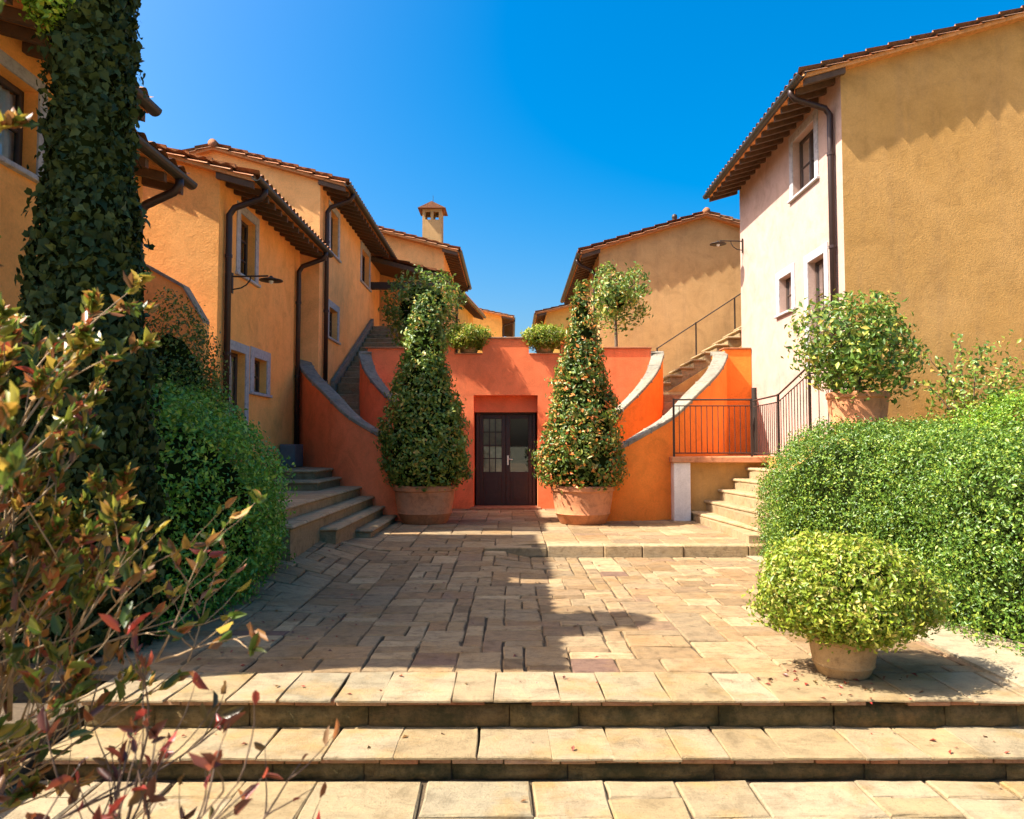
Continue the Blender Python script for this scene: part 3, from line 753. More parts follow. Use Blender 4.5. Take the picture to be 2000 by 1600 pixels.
# open porch between the two left houses
po = empty('porch_roof', (-3.2, 22.8, 2.9), 'lean-to tiled porch roof over a dark loggia', 'porch')
xa, za, xb_, zb_ = -4.32, 7.35, -1.95, 6.72
MB().hexa([(xa, 22.3, za - .14), (xb_, 22.3, zb_ - .14), (xb_, 24.18, zb_ - .14), (xa, 24.18, za - .14)], [(xa, 22.3, za), (xb_, 22.3, zb_), (xb_, 24.18, zb_), (xa, 24.18, za)]).build('roof_deck', 'rafter_wood', po)
tag(tiles_sheet(xb_ + .05, zb_ + .004, xa, za + .004, 22.2, 24.15).build('tiles', 'terracotta_tile', po, smooth=True), kind='stuff')
MB().box(xa + .02, xb_ - .1, 22.36, 22.52, 6.35, 6.56).build('beam', 'dark_wood', po)
MB().box(-2.40, -2.05, 22.4, 22.75, 2.9, 6.6).build('pillar', 'stucco_apricot', po, bevel=.01)

# lamp brackets
def lamp(label, s, xw, y, z, reach):
    o = empty('wall_lamp', (xw, y, z), label, 'lamp', 'iron lamp brackets on house walls')
    x1 = xw - s * reach
    MB().box(min(xw - s * .012, xw - s * .03), max(xw - s * .012, xw - s * .03), y - .03, y + .03, z - .28, z + .06).build('wall_plate', 'iron', o)
    MB().tube([(xw - s * .02, y, z), (x1, y, z + .01)], .014, 6).build('arm', 'iron', o)
    MB().tube([(xw - s * .02, y, z - .22)] + [(xw - s * (.02 + reach * .5 * math.sin(a)), y, z - .22 * math.cos(a)) for a in (.5, .9, 1.3, 1.57)], .011, 6).build('brace', 'iron', o)
    MB().lathe((x1 - s * .05, y, z - .06), [(.0, .07), (.02, .07), (.035, .045), (.19, .0), (.195, -.012), (.0, -.012)], 20).build('shade', 'iron', o, smooth=True)
    MB().lathe((x1 - s * .05, y, z - .10), [(.0, -.03), (.035, -.01), (.04, .02), (0.03, .04)], 12).build('bulb', 'curtain', o, smooth=True)
lamp('iron lamp bracket on ochre wall below the left upstairs window', -1, -4.7, 12.3, 4.42, 0.62)
lamp('iron lamp bracket high on the far corner of the cream house', 1, 5.5, 17.45, 6.45, 0.55)

# sloping parapet of an outside stair along the left gable
ps = empty('stair_parapet', (-5.4, 11.4, 1.0), 'sloping ochre stair parapet against the left gable', 'parapet')
pts = [(-5.9, 4.45), (-5.55, 4.30), (-4.98, 3.98), (-4.66, 3.45), (-4.62, 1.0), (-5.9, 1.0)]
y0_, y1_ = 11.15, 11.33; n = len(pts)
MB().add([(x, y0_, z) for x, z in pts] + [(x, y1_, z) for x, z in pts], [tuple(range(n - 1, -1, -1)), tuple(range(n, 2 * n))] + [(i, (i + 1) % n, n + (i + 1) % n, n + i) for i in range(n)]).build('parapet_wall', 'stucco_ochre', ps)
for (a, b) in zip(pts[:3], pts[1:4]):
    MB().hexa([(a[0], y0_ - .03, a[1] + .002), (b[0], y0_ - .03, b[1] + .002), (b[0], y1_ + .03, b[1] + .002), (a[0], y1_ + .03, a[1] + .002)], [(a[0], y0_ - .03, a[1] + .05), (b[0], y0_ - .03, b[1] + .05), (b[0], y1_ + .03, b[1] + .05), (a[0], y1_ + .03, a[1] + .05)]).build('coping', 'coping_stone', ps)

# ------------------------------------------------------------------ orange terrace wall with the double door
tw = empty('terrace_wall', (0, 17.2, 0), 'orange stucco terrace wall with the brown double door', 'wall')
YW, YB = 17.0, 17.35
def wcol(mb, x0, x1, z0, z1): mb.box(x0, x1, YW, YB, z0, z1)
cols = [(-3.32, -1.52, -.2, 3.82), (-1.52, -1.33, -.2, 4.02), (-1.33, -.88, -.2, 3.69), (-.88, -.68, 2.75, 3.69), (-.68, .39, 2.75, 4.05),
        (.39, .59, 2.75, 3.69), (.59, 1.12, -.2, 3.69), (1.12, 1.30, -.2, 4.02), (1.30, 3.20, -.2, 3.82)]
mb = MB()
for q in cols: wcol(mb, *q)
mb.box(-1.1, -.88, YB + .002, 18.0, -.2, 2.75); mb.box(.59, .82, YB + .002, 18.0, -.2, 2.75)
mb.box(-.879, .589, 17.24, 17.34, 2.37, 2.749)
mb.box(-3.3, 3.18, YB + .004, 18.0, 2.752, 2.88)
mb.build('wall', 'stucco_orange', tw)
for (x0, x1, z) in ((-3.36, -1.525, 3.82), (-1.56, -1.32, 4.02), (-.70, .41, 4.05), (1.10, 1.34, 4.02), (1.345, 3.22, 3.82)):
    MB().box(x0, x1, YW - .035, YB + .03, z + .001, z + .04).build('coping', 'terracotta_tile', tw, bevel=.008)
for (x0, x1) in ((-1.325, -.685), (.395, 1.115)):
    MB().box(x0, x1, YW - .03, YB + .02, 3.691, 3.72).build('ledge', 'terracotta', tw, bevel=.006)
MB().box(-.95, .66, 16.72, 17.42, .10, .20).build('threshold', 'terracotta_tile', tw, bevel=.015)
dy = 17.42; x0, x1, z0, z1 = -.84, .55, .20, 2.40; xm = -.145
d = MB()
d.box(x0, x0 + .07, dy, dy + .09, z0, z1); d.box(x1 - .07, x1, dy, dy + .09, z0, z1); d.box(x0 + .07, x1 - .07, dy, dy + .09, z1 - .08, z1)
door = d.build('door', 'door_wood', tw, bevel=.006)
def leaf(a, b, blind):
    q = MB(); zb, zt = .98, 2.22; w = .10
    q.box(a, a + w, dy + .02, dy + .07, z0, z1 - .082); q.box(b - w, b, dy + .02, dy + .07, z0, z1 - .082)
    q.box(a + w, b - w, dy + .02, dy + .07, zt, z1 - .082); q.box(a + w, b - w, dy + .02, dy + .07, z0, zb)
    q.build('door_leaf', 'door_wood', door, bevel=.006)
    MB().box(a + w + .06, b - w - .06, dy + .012, dy + .019, z0 + .14, zb - .12).build('raised_panel', 'door_wood', door, bevel=.004)
    MB().quad((a + w, dy + .045, zb), (b - w, dy + .045, zb), (b - w, dy + .045, zt), (a + w, dy + .045, zt)).build('pane', 'glass', door)
    if blind:
        MB().box(a + w - .02, b - w + .02, dy + .085, dy + .09, zb - .05, zt + .05).build('blind', 'blind', door)
        k = MB()
        for i in range(1, 3): x = a + w + (b - a - 2 * w) * i / 3; k.box(x - .012, x + .012, dy + .028, dy + .062, zb, zt)
        for i in range(1, 4): z = zb + (zt - zb) * i / 4; k.box(a + w, b - w, dy + .030, dy + .060, z - .012, z + .012)
        k.build('glazing_bars', 'door_wood', door)
leaf(x0 + .071, xm - .002, True); leaf(xm + .002, x1 - .071, False)
MB().box(-.879, .589, 17.95, 17.98, .1, 2.74).build('hall_back', 'dark_wood', door)
h = MB(); h.tube([(xm + .05, dy + .02, 1.28), (xm + .05, dy - .05, 1.28), (xm + .16, dy - .055, 1.27)], .013, 8); h.box(xm + .03, xm + .07, dy + .008, dy + .019, 1.14, 1.36)
h.build('handle', 'brass', door, smooth=False)

def catmull(P, n):
    P = [np.array(p, float) for p in P]; Q = [2 * P[0] - P[1]] + P + [2 * P[-1] - P[-2]]; out = []
    for i in range(1, len(Q) - 2):
        for k in range(n):
            t = k / n; a, b, c_, d_ = Q[i - 1], Q[i], Q[i + 1], Q[i + 2]
            out.append(.5 * ((2 * b) + (-a + c_) * t + (2 * a - 5 * b + 4 * c_ - d_) * t * t + (-a + 3 * b - 3 * c_ + d_) * t ** 3))
    out.append(P[-1]); return out
OUT = [(4.86, 16.95, 3.72), (4.80, 16.55, 3.58), (4.42, 15.85, 3.16), (3.78, 15.08, 2.66), (3.24, 14.60, 2.22), (2.69, 14.36, 1.90), (2.13, 14.22, 1.60), (1.50, 14.16, 1.28)]
INN = [(3.46, 16.97, 3.74), (3.43, 16.85, 3.62), (3.22, 16.45, 3.24), (2.86, 16.08, 2.84), (2.40, 15.80, 2.42), (2.16, 15.70, 2.20), (1.62, 15.55, 1.72)]
def curved_stair(sx, label, wmat):
    fx = (lambda x: x) if sx > 0 else (lambda x: -0.03 - x)
    cs = empty('curved_stair', (fx(3.2), 15.4, 0), label, 'stairs', 'matching curved stairs either side of the door')
    def wall(P, th, nm):
        C = catmull(P, 6); m = len(C); inner = []
        for i in range(m):
            tx, ty = (C[min(i + 1, m - 1)] - C[max(i - 1, 0)])[:2]; l = math.hypot(tx, ty); inner.append((C[i][0] + ty / l * th, C[i][1] - tx / l * th))
        def strip(mb, off, za, zb):
            vs = []
            for i in range(m):
                ox, oy, z = C[i]; ix, iy = inner[i]; ux, uy = (ox - ix) / th, (oy - iy) / th
                for (x, y, zz) in ((ox + ux * off, oy + uy * off, za(z)), (ix - ux * off, iy - uy * off, za(z)), (ix - ux * off, iy - uy * off, zb(z)), (ox + ux * off, oy + uy * off, zb(z))):
                    vs.append((fx(x), y, zz))
            f = []
            for i in range(m - 1):
                for k in range(4): f.append((4 * i + k, 4 * i + (k + 1) % 4, 4 * i + 4 + (k + 1) % 4, 4 * i + 4 + k))
            f += [(0, 1, 2, 3), (4 * m - 1, 4 * m - 2, 4 * m - 3, 4 * m - 4)]
            if sx < 0: f = [tuple(reversed(q)) for q in f]
            mb.add(vs, f)
        w = MB(); strip(w, 0, lambda z: -.1, lambda z: z - .062); wo = w.build(nm, wmat, cs)
        # coping in separate stones
        k = 0; step = 5
        Call, Iall = C, inner
        while k < m - 1:
            e = min(k + step, m - 1); mm = MB(); vs = []
            rngk = list(range(k, e + 1))
            for j, i in enumerate(rngk):
                ox, oy, z = Call[i]; ix, iy = Iall[i]; ux, uy = (ox - ix) / th, (oy - iy) / th; off = .022
                if j == len(rngk) - 1 and e < m - 1:       # leave a joint
                    px_, py_, pz_ = Call[i - 1]; ox, oy, z = ox * .97 + px_ * .03, oy * .97 + py_ * .03, z * .97 + pz_ * .03
                    ix, iy = ix * .97 + Iall[i - 1][0] * .03, iy * .97 + Iall[i - 1][1] * .03
                for (x, y, zz) in ((ox + ux * off, oy + uy * off, z - .06), (ix - ux * off, iy - uy * off, z - .06), (ix - ux * off, iy - uy * off, z + .02), (ox + ux * off, oy + uy * off, z + .02)):
                    vs.append((fx(x), y, zz))
            f = []; q = len(rngk)
            for i in range(q - 1):
                for a in range(4): f.append((4 * i + a, 4 * i + (a + 1) % 4, 4 * i + 4 + (a + 1) % 4, 4 * i + 4 + a))
            f += [(0, 1, 2, 3), (4 * q - 1, 4 * q - 2, 4 * q - 3, 4 * q - 4)]
            if sx < 0: f = [tuple(reversed(r_)) for r_ in f]
            mm.add(vs, f).build('coping', 'coping_stone', wo, bevel=.012); k = e
        return C, inner
    Co, Ci = wall(OUT, .27, 'outer_wall'); Cn, _ = wall(INN, .24, 'inner_wall')
    # treads between the two walls, bottom to top
    n = 15; zb = PLAT
    def at(L, t):
        f = t * (len(L) - 1); i = min(int(f), len(L) - 2); return np.array(L[i][:2]) * (1 - (f - i)) + np.array(L[i + 1][:2]) * (f - i)
    for k in range(n):
        ta, tb = 1 - k / n, 1 - (k + 1) / n; z = zb + (2.76 - zb) * (k + 1) / n
        a, b, c_, d_ = at(Ci, ta), at(Ci, tb), at(Cn, tb), at(Cn, ta)
        lo = [(fx(p[0]), p[1], max(0, z - .6)) for p in (a, b, c_, d_)]; hi = [(fx(p[0]), p[1], z) for p in (a, b, c_, d_)]
        if sx < 0: lo.reverse(); hi.reverse()
        MB().hexa(lo, hi).build('tread', 'stair_stone', cs, bevel=.02)
    # landing behind the top
    xa, xb = sorted((fx(3.22), fx(4.84 if sx > 0 else 4.60)))
    MB().box(xa, xb, 16.98, 18.0, 2.3, 2.76).build('landing', 'stair_stone', cs)
    return cs
curved_stair(-1, 'curved stone stair with shaded orange parapets left of the door', 'stucco_orange')
cr = curved_stair(1, 'curved stone stair with bright orange parapets right of the door', 'stucco_deep_orange')
rw_ = empty('return_wall', (5.2, 17, 1.3), 'short orange wall between the right curved stair and cream house', 'wall')
MB().box(4.87, 5.49, 16.96, 17.28, -.1, 3.80).build('wall', 'stucco_deep_orange', rw_)
MB().box(4.85, 5.485, 16.93, 17.31, 3.801, 3.84).build('coping', 'terracotta_tile', rw_, bevel=.008)

# straight flight climbing along the left house
fl = empty('stone_flight', (-3.75, 19, 2.9), 'dark stone flight climbing along the left house wall', 'stairs')
for k in range(13):
    MB().box(-4.19, -3.2, 17.75 + .36 * k, 17.75 + .36 * (k + 1) + .05, 2.7, 2.93 + .172 * (k + 1)).build('tread', 'stair_stone', fl, bevel=.02)
MB().hexa([(-4.285, 17.5, 2.8), (-4.2, 17.5, 2.8), (-4.2, 22.4, 5.1), (-4.285, 22.4, 5.1)], [(-4.285, 17.5, 3.12), (-4.2, 17.5, 3.12), (-4.2, 22.4, 5.44), (-4.285, 22.4, 5.44)]).build('stringer', 'coping_stone', fl)
# straight flight on the right, below the tan gable
fr_ = empty('sunlit_flight', (4.8, 19, 2.9), 'sunlit stone flight with pale nosings climbing right below tan gable', 'stairs')
for k in range(10):
    x = 3.65 + .29 * k; z = 2.98 + .19 * (k + 1)
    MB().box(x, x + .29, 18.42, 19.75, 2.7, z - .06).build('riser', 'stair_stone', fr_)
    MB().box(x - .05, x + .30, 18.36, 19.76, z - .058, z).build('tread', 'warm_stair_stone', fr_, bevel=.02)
pts = [(3.75, 2.80), (6.6, 2.80), (6.6, 4.62), (3.75, 2.86)]
MB().add([(x, 18.30, z) for x, z in pts] + [(x, 18.41, z) for x, z in pts], [(0, 1, 2, 3), (7, 6, 5, 4), (0, 4, 5, 1), (1, 5, 6, 2), (2, 6, 7, 3), (3, 7, 4, 0)]).build('side_wall', 'stucco_cream', fr_)

def railing(name, label, pts, h, post_at, sp=0.105, group='iron railings by the right-hand stairs', balus=True, r=.0075):
    o = empty(name, pts[0], label, 'railing', group)
    me = None
    for (a, b) in zip(pts, pts[1:]):
        a = Vector(a); b = Vector(b); up = Vector((0, 0, 1))
        MB().tube([a + up * h, b + up * h], .016, 8).build('top_rail', 'iron', o)
        if balus:
            MB().tube([a + up * (h - .12), b + up * (h - .12)], .011, 6).build('upper_rail', 'iron', o)
            MB().tube([a + up * .07, b + up * .07], .011, 6).build('bottom_rail', 'iron', o)
            n = max(1, int((b - a).length / sp)); o0 = world_origin(o)
            for k in range(1, n):
                p = a + (b - a) * (k / n)
                if me is None:
                    t_ = MB(); t_.tube([(0, 0, .07), (0, 0, h - .12)], r, 6); me = bpy.data.meshes.new('baluster'); me.from_pydata(t_.v, [], t_.f); me.update(); me.materials.append(M['iron'])
                link('baluster', me, o, p - o0)
    for p in post_at:
        MB().box(p[0] - .018, p[0] + .018, p[1] - .018, p[1] + .018, p[2], p[2] + h + .02).build('post', 'iron', o)
    return o
railing('iron_railing', 'dark iron railing with thin bars along the right landing', [(3.12, 14.32, 1.38), (4.62, 14.32, 1.38)], 1.1, [(3.12, 14.32, 1.38), (4.62, 14.32, 1.38)])
railing('iron_railing', 'iron railing climbing from landing towards the potted shrub', [(4.66, 14.30, 1.38), (4.56, 12.7, 1.38), (4.56, 11.35, 1.74), (5.35, 11.2, 1.74)], 1.08, [(4.56, 12.7, 1.38), (4.56, 11.35, 1.74)], sp=.12)
railing('handrail', 'thin handrail beside the sunlit flight below the tan gable', [(3.9, 19.85, 3.25), (6.5, 19.85, 4.95)], .95, [(4.95, 19.85, 3.94), (3.9, 19.85, 3.25), (6.0, 19.85, 4.6)], balus=False)
dp = MB().tube([(4.72, 14.44, 1.40), (4.72, 14.44, 2.72)], .05, 10).build('iron_post', 'iron'); tag(dp, 'thick dark iron post standing behind the right landing railing', 'post')

# right landing, its pillar and the steps up to it
ld = empty('landing', (4, 15, 0.1), 'railed landing slab on a pale pillar right of the pots', 'landing')
MB().box(3.06, 5.49, 14.22, 16.9, 1.27, 1.38).build('slab', 'terracotta', ld, bevel=.01)
MB().box(3.10, 3.42, 14.26, 14.6, PLAT - .05, 1.269).build('pillar', 'stucco_white', ld, bevel=.008)
MB().box(3.421, 5.49, 14.40, 14.6, PLAT - .05, 1.268).build('back_wall', 'stucco_cream', ld)
rs = empty('side_steps', (3.9, 13, 0.1), 'pale stone steps rising right beneath the railed landing', 'stairs')
for k in range(5):
    x = 3.42 + .27 * k; z = .34 + .208 * k; y0 = 10.9 - .3 * (k > 2)
    MB().box(x + .05, 4.9, y0 + .05, 14.38, PLAT - .1 if k == 0 else z - .21, z - .06).build('riser', 'warm_stair_stone', rs)
    MB().hexa([(x, 14.385, z - .058), (x + .34, y0, z - .058), (4.9, y0, z - .058), (4.9, 14.385, z - .058)], [(x, 14.385, z), (x + .34, y0, z), (4.9, y0, z), (4.9, 14.385, z)]).build('tread', 'warm_stair_stone', rs, bevel=.018)
pl = empty('plinth_terrace', (6, 11, 0), 'raised plinth along the cream house, mostly behind the hedge', 'plinth')
MB().box(4.91, 5.48, 11.6, 14.39, -.1, 1.36).build('lower_plinth', 'stucco_cream', pl)
MB().box(4.48, 9.0, 9.9, 11.598, -.1, 1.72).build('upper_plinth', 'stucco_cream', pl)

# left steps, long treads running towards us
ls = empty('broad_steps', (-3.2, 12, 0), 'broad worn stone steps up to the left house, in shade', 'stairs')
for (xe_, z, ya, yb) in ((-2.18, .28, 11.7, 14.22), (-2.42, .45, 10.4, 14.25), (-2.64, .63, 9.0, 14.35), (-2.90, .81, 8.9, 14.5)):
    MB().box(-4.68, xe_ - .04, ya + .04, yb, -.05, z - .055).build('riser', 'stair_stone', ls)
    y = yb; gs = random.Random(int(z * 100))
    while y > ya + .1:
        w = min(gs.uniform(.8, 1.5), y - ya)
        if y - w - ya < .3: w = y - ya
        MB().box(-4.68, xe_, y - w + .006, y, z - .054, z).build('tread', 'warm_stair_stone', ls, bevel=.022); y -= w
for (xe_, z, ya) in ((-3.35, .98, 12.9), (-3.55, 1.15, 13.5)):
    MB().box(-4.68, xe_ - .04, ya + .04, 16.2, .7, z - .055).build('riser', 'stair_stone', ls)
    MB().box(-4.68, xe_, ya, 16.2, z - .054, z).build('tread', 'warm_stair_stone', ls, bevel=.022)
gb = MB().box(-4.66, -4.35, 14.9, 15.5, 1.16, 1.62).build('meter_box', 'grey_box', bevel=.015); tag(gb, 'small dark grey box on landing by the left house wall', 'box')

# ------------------------------------------------------------------ potted plants
def pot(parent, c, r, h, mat, foot=0.72):
    prof = [(0, 0), (r * foot, 0), (r * (foot + .04), h * .03), (r * .88, h * .24), (r * .92, h * .27), (r * .90, h * .30), (r * .97, h * .62), (r * 1.0, h * .84), (r * 1.05, h * .87), (r * 1.06, h * .97), (r * 1.02, h), (r * .90, h), (r * .88, h * .9), (0, h * .88)]
    o = MB().lathe(c, prof, 40).build('pot', mat, parent, smooth=True)
    e = o.modifiers.new('e', 'EDGE_SPLIT'); e.split_angle = R(38)
    MB().lathe((c[0], c[1], c[2] + h * .90), [(0, .01), (r * .5, .012), (r * .885, 0)], 24).build('soil', 'soil', parent, smooth=True)
    return o
def profile_crown(n, c, prof, g_, seed, lump=.10, depth=.22, freq=2.6):
    zs = np.array([p[0] for p in prof]); rs_ = np.array([p[1] for p in prof])
    zz = np.linspace(zs[0], zs[-1], 400); w = np.interp(zz, zs, rs_) + .06; w /= w.sum()
    z = g_.choice(zz, n, p=w) + g_.normal(0, .02, n); a = g_.uniform(0, 2 * np.pi, n)
    r0 = np.interp(z, zs, rs_); dz = .05; slope_ = (np.interp(z + dz, zs, rs_) - np.interp(z - dz, zs, rs_)) / (2 * dz)
    D = np.stack([np.cos(a), np.sin(a), np.zeros(n)], 1)
    Q = D * r0[:, None]; Q[:, 2] = z
    k = 1 + lump * Noise3(seed, f=freq)(Q) + .05 * Noise3(seed + 5, f=8)(Q)
    r = r0 * k * (1 - depth * g_.random(n) ** 2) + (g_.random(n) < .09) * g_.random(n) * .09
    P = D * r[:, None]; P[:, 2] = z; P += np.array(c)
    nr = D.copy(); nr[:, 2] = -slope_; return P, unit(nr)
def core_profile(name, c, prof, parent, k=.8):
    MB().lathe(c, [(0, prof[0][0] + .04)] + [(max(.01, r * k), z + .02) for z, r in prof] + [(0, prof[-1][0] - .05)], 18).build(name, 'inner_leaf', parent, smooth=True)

def cone_tree(label, c, prof, mat, seed, r, h, n):
    g_ = np.random.default_rng(seed)
    o = empty('potted_cone_tree', c, label, 'potted tree', 'clipped cone trees flanking the door')
    pot(o, c, r, h, 'terracotta')
    MB().tube([(c[0], c[1], c[2] + h * .85), (c[0] + .01, c[1], c[2] + h + .5), (c[0], c[1], c[2] + 2.2)], [.06, .05, .03], 8).build('trunk', 'bark', o, smooth=True)
    P, nr = profile_crown(n, c, prof, g_, seed)
    Q, qn = clumped(P, nr, g_, 9, .055)
    cr_ = foliage('crown', [leaf_mesh(Q, qn, .085, .48, .55, 'oval', g=g_)], mat, o)
    core_profile('inner_branches', c, prof, o)
cone_tree('bushy potted cone tree left of the door, wide shaded base', (-1.63, 13.95, PLAT),
          [(.66, .45), (.80, .68), (1.05, .77), (1.30, .80), (1.75, .73), (2.1, .63), (2.6, .49), (3.0, .38), (3.35, .33), (3.7, .29), (4.0, .21), (4.22, .10), (4.27, .03)], 'leaf_laurel', 21, .56, .70, 1500)
cone_tree('narrow-topped potted cone tree right of the door with reddish leaves', (1.31, 13.85, PLAT),
          [(.66, .45), (.78, .70), (1.0, .75), (1.15, .76), (1.6, .66), (2.1, .57), (2.6, .46), (3.1, .34), (3.5, .24), (3.95, .16), (4.3, .09), (4.45, .03)], 'leaf_laurel_red', 22, .56, .70, 1350)

def ball_tree(name, label, c, crown_c, a, mat, seed, n, leafl=.10, trunk=.045, p=2.3, pot_=None, cat='tree', group=None, spread=.07, m=9, potmat='terracotta', lump=.10, core=.78, depth=.3, lobes=()):
    g_ = np.random.default_rng(seed)
    o = empty(name, c, label, cat, group)
    zb = c[2]
    if pot_: pot(o, c, pot_[0], pot_[1], potmat); zb = c[2] + pot_[1] * .85
    cc = crown_c
    MB().tube([(c[0], c[1], zb), (c[0] + .02, c[1] + .01, (zb + cc[2]) / 2), (cc[0], cc[1], cc[2])], [trunk, trunk * .85, trunk * .5], 8).build('trunk', 'bark', o, smooth=True)
    gl = random.Random(seed); br = MB()
    for k in range(9):
        an = gl.uniform(0, 6.28); e = gl.uniform(-.2, .8)
        br.tube([(cc[0], cc[1], cc[2] - a[2] * .55), (cc[0] + a[0] * .45 * math.cos(an), cc[1] + a[1] * .45 * math.sin(an), cc[2] + a[2] * e * .3), (cc[0] + a[0] * .85 * math.cos(an), cc[1] + a[1] * .85 * math.sin(an), cc[2] + a[2] * e * .8)], [trunk * .5, trunk * .35, .006], 6)
    br.build('limbs', 'bark', o, smooth=True)
    P, nr = superell(n, cc, a, p, g_, lump=lump, seed=seed, freq=3.0, depth=depth)
    for i_, (dx_, dy_, dz_, k_) in enumerate(lobes):
        P2, n2 = superell(int(n * k_ * k_ * .7), (cc[0] + dx_, cc[1] + dy_, cc[2] + dz_), (a[0] * k_, a[1] * k_, a[2] * k_), 2.0, g_, lump=.14, seed=seed + i_, freq=5.0, depth=.4)
        P = np.concatenate([P, P2]); nr = np.concatenate([nr, n2])
    Q, qn = clumped(P, nr, g_, m, spread)
    foliage('crown', [leaf_mesh(Q, qn, leafl, .5, .6, 'oval', g=g_, var=.5)], mat, o)
    if core: core_block('inner_branches', cc, a, p, o, seed, lump=lump, freq=3.0, k=core, zmin=-1)
    return o
ball_tree('potted_tree', 'round laurel on the terrace behind the left cone tree', (-2.2, 18.6, 2.9), (-2.25, 18.6, 4.95), (.86, .8, 1.15), 'leaf_laurel', 31, 520, .10, lump=.16, depth=.5, core=.6)
ball_tree('standard_tree', 'lollipop tree with bare trunk on the terrace at right', (2.55, 18.2, 2.9), (2.55, 18.2, 5.25), (.70, .68, .78), 'leaf_laurel', 32, 260, .105, trunk=.05, p=2.4, lump=.16, depth=.7, core=.35)
ball_tree('potted_shrub', 'leafy shrub in terracotta pot above the hedge at right', (4.92, 10.55, 1.73), (4.88, 10.5, 3.0), (.72, .68, .62), 'leaf_laurel', 33, 560, .085, pot_=(.40, .62), cat='potted shrub', m=10, spread=.08, lump=.16, core=None, depth=.75)
ball_tree('potted_bush', 'lime green bush in a low clay pot on the paving at right', (2.33, 5.3, 0.0), (2.33, 5.3, .58), (.50, .48, .33), 'leaf_lime', 34, 2000, .034, pot_=(.225, .27), cat='potted bush', p=2.4, m=9, spread=.03, potmat='old_pot', trunk=.02, lump=.12, core=.74, depth=.35, lobes=((-.30, -.12, -.02, .55), (.32, -.10, -.07, .6), (.05, -.30, -.10, .55), (-.12, .05, .16, .6), (.22, .1, .10, .5), (-.36, .1, -.12, .45), (.45, .1, -.12, .42)))

# planters in the wall notches
def planter(label, cx_, seed):
    g_ = np.random.default_rng(seed); o = empty('planter', (cx_, 17.17, 3.722), label, 'planter', 'planters in the wall notches')
    MB().lathe((cx_, 17.17, 3.722), [(0, 0), (.16, 0), (.19, .03), (.23, .16), (.27, .27), (.30, .29), (.29, .32), (.25, .32), (.24, .28), (0, .27)], 28).build('bowl', 'old_pot', o, smooth=True)
    P, nr = superell(560, (cx_, 17.10, 4.08), (.52, .38, .20), 2.2, g_, seed=seed, lump=.12, freq=5)
    Q, qn = clumped(P, nr, g_, 9, .05)
    foliage('plants', [leaf_mesh(Q, qn, .075, .35, .7, 'oval', g=g_)], 'leaf_lime', o)
    core_block('inner_leaves', (cx_, 17.10, 4.07), (.52, .38, .20), 2.2, o, seed, k=.7, zmin=3)
planter('stone bowl of bright green plants in the left wall notch', -1.0, 41)
planter('stone bowl of bright green plants in the right wall notch', .76, 42)

# ------------------------------------------------------------------ hedges and shrubs
def hedge(name, label, c, a, p, mat, seed, n, leafl, m=10, spread=.04, lump=.06, zmin=0.0, group=None, cat='hedge', kind='oval', aspect=.5, freq=2.0, core=.86, depth=.14):
    g_ = np.random.default_rng(seed); o = empty(name, (c[0], c[1], max(zmin, c[2] - a[2])), label, cat, group)
    P, nr = superell(n, c, a, p, g_, lump=lump, seed=seed, freq=freq, zmin=zmin, depth=depth)
    Q, qn = clumped(P, nr, g_, m, spread)
    foliage('foliage', [leaf_mesh(Q, qn, leafl, aspect, .6, kind, g=g_)], mat, o)
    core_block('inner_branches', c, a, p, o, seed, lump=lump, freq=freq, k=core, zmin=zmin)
    return o
hg = 'clipped hedges along the right side'
hedge('hedge', 'rounded far end of the right hedge beside the pale steps', (4.60, 9.35, .45), (1.18, 1.85, 1.36), 3.8, 'leaf_hedge', 51, 9000, .036, group=hg, spread=.035, core=.82)
hedge('hedge', 'near right hedge with shaggy side behind the lime bush', (5.05, 7.0, .38), (1.32, 2.0, 1.32), 3.6, 'leaf_hedge', 52, 12000, .038, group=hg, lump=.06, depth=.2, spread=.04, core=.80, freq=3.0)
hedge('hedge', 'bright green hedge top rising behind the right hedges', (7.2, 8.7, .7), (2.3, 1.25, 1.52), 3.2, 'leaf_bright', 53, 9000, .038, group=hg, spread=.035, core=.82)
hedge('vine_shrub', 'loose leafy shrub against the tan gable at far right', (7.4, 11.35, 2.2), (.95, .5, .85), 2.0, 'leaf_laurel', 54, 240, .085, m=8, spread=.10, zmin=1.72, cat='shrub', lump=.3, core=.2, depth=.8, freq=3)
vs_ = MB(); gl = random.Random(5)
g_ = np.random.default_rng(55); LP = []
spr = empty('climbing_shoots', (6.6, 11.6, 1.73), 'thin leafy shoots rising against the tan gable', 'shoots')
for (x, z) in ((6.55, 3.05), (6.3, 2.55), (7.1, 3.35), (7.5, 3.2), (6.8, 2.9)):
    q = [Vector((7.0, 11.5, 1.8)).lerp(Vector((x, 11.7, z)), t) + Vector((gl.uniform(-.06, .06), gl.uniform(-.05, .05), .25 * math.sin(t * 3.1))) for t in (0, .25, .5, .75, 1)]
    vs_.tube(q, [.012, .01, .008, .006, .003], 5)
    for t in np.linspace(.4, 1, 14):
        i = min(int(t * 4), 3); p = q[i].lerp(q[i + 1], t * 4 - i); LP += [tuple(p + Vector((gl.uniform(-.09, .09), gl.uniform(-.06, .06), gl.uniform(-.07, .07)))) for _ in range(2)]
vs_.build('stems', 'dark_twig', spr, smooth=True)
LPa = np.array(LP); foliage('leaves', [leaf_mesh(LPa, np.tile([[-.3, -1, .3]], (len(LPa), 1)), .085, .6, .6, 'oval', g=g_)], 'leaf_laurel', spr)

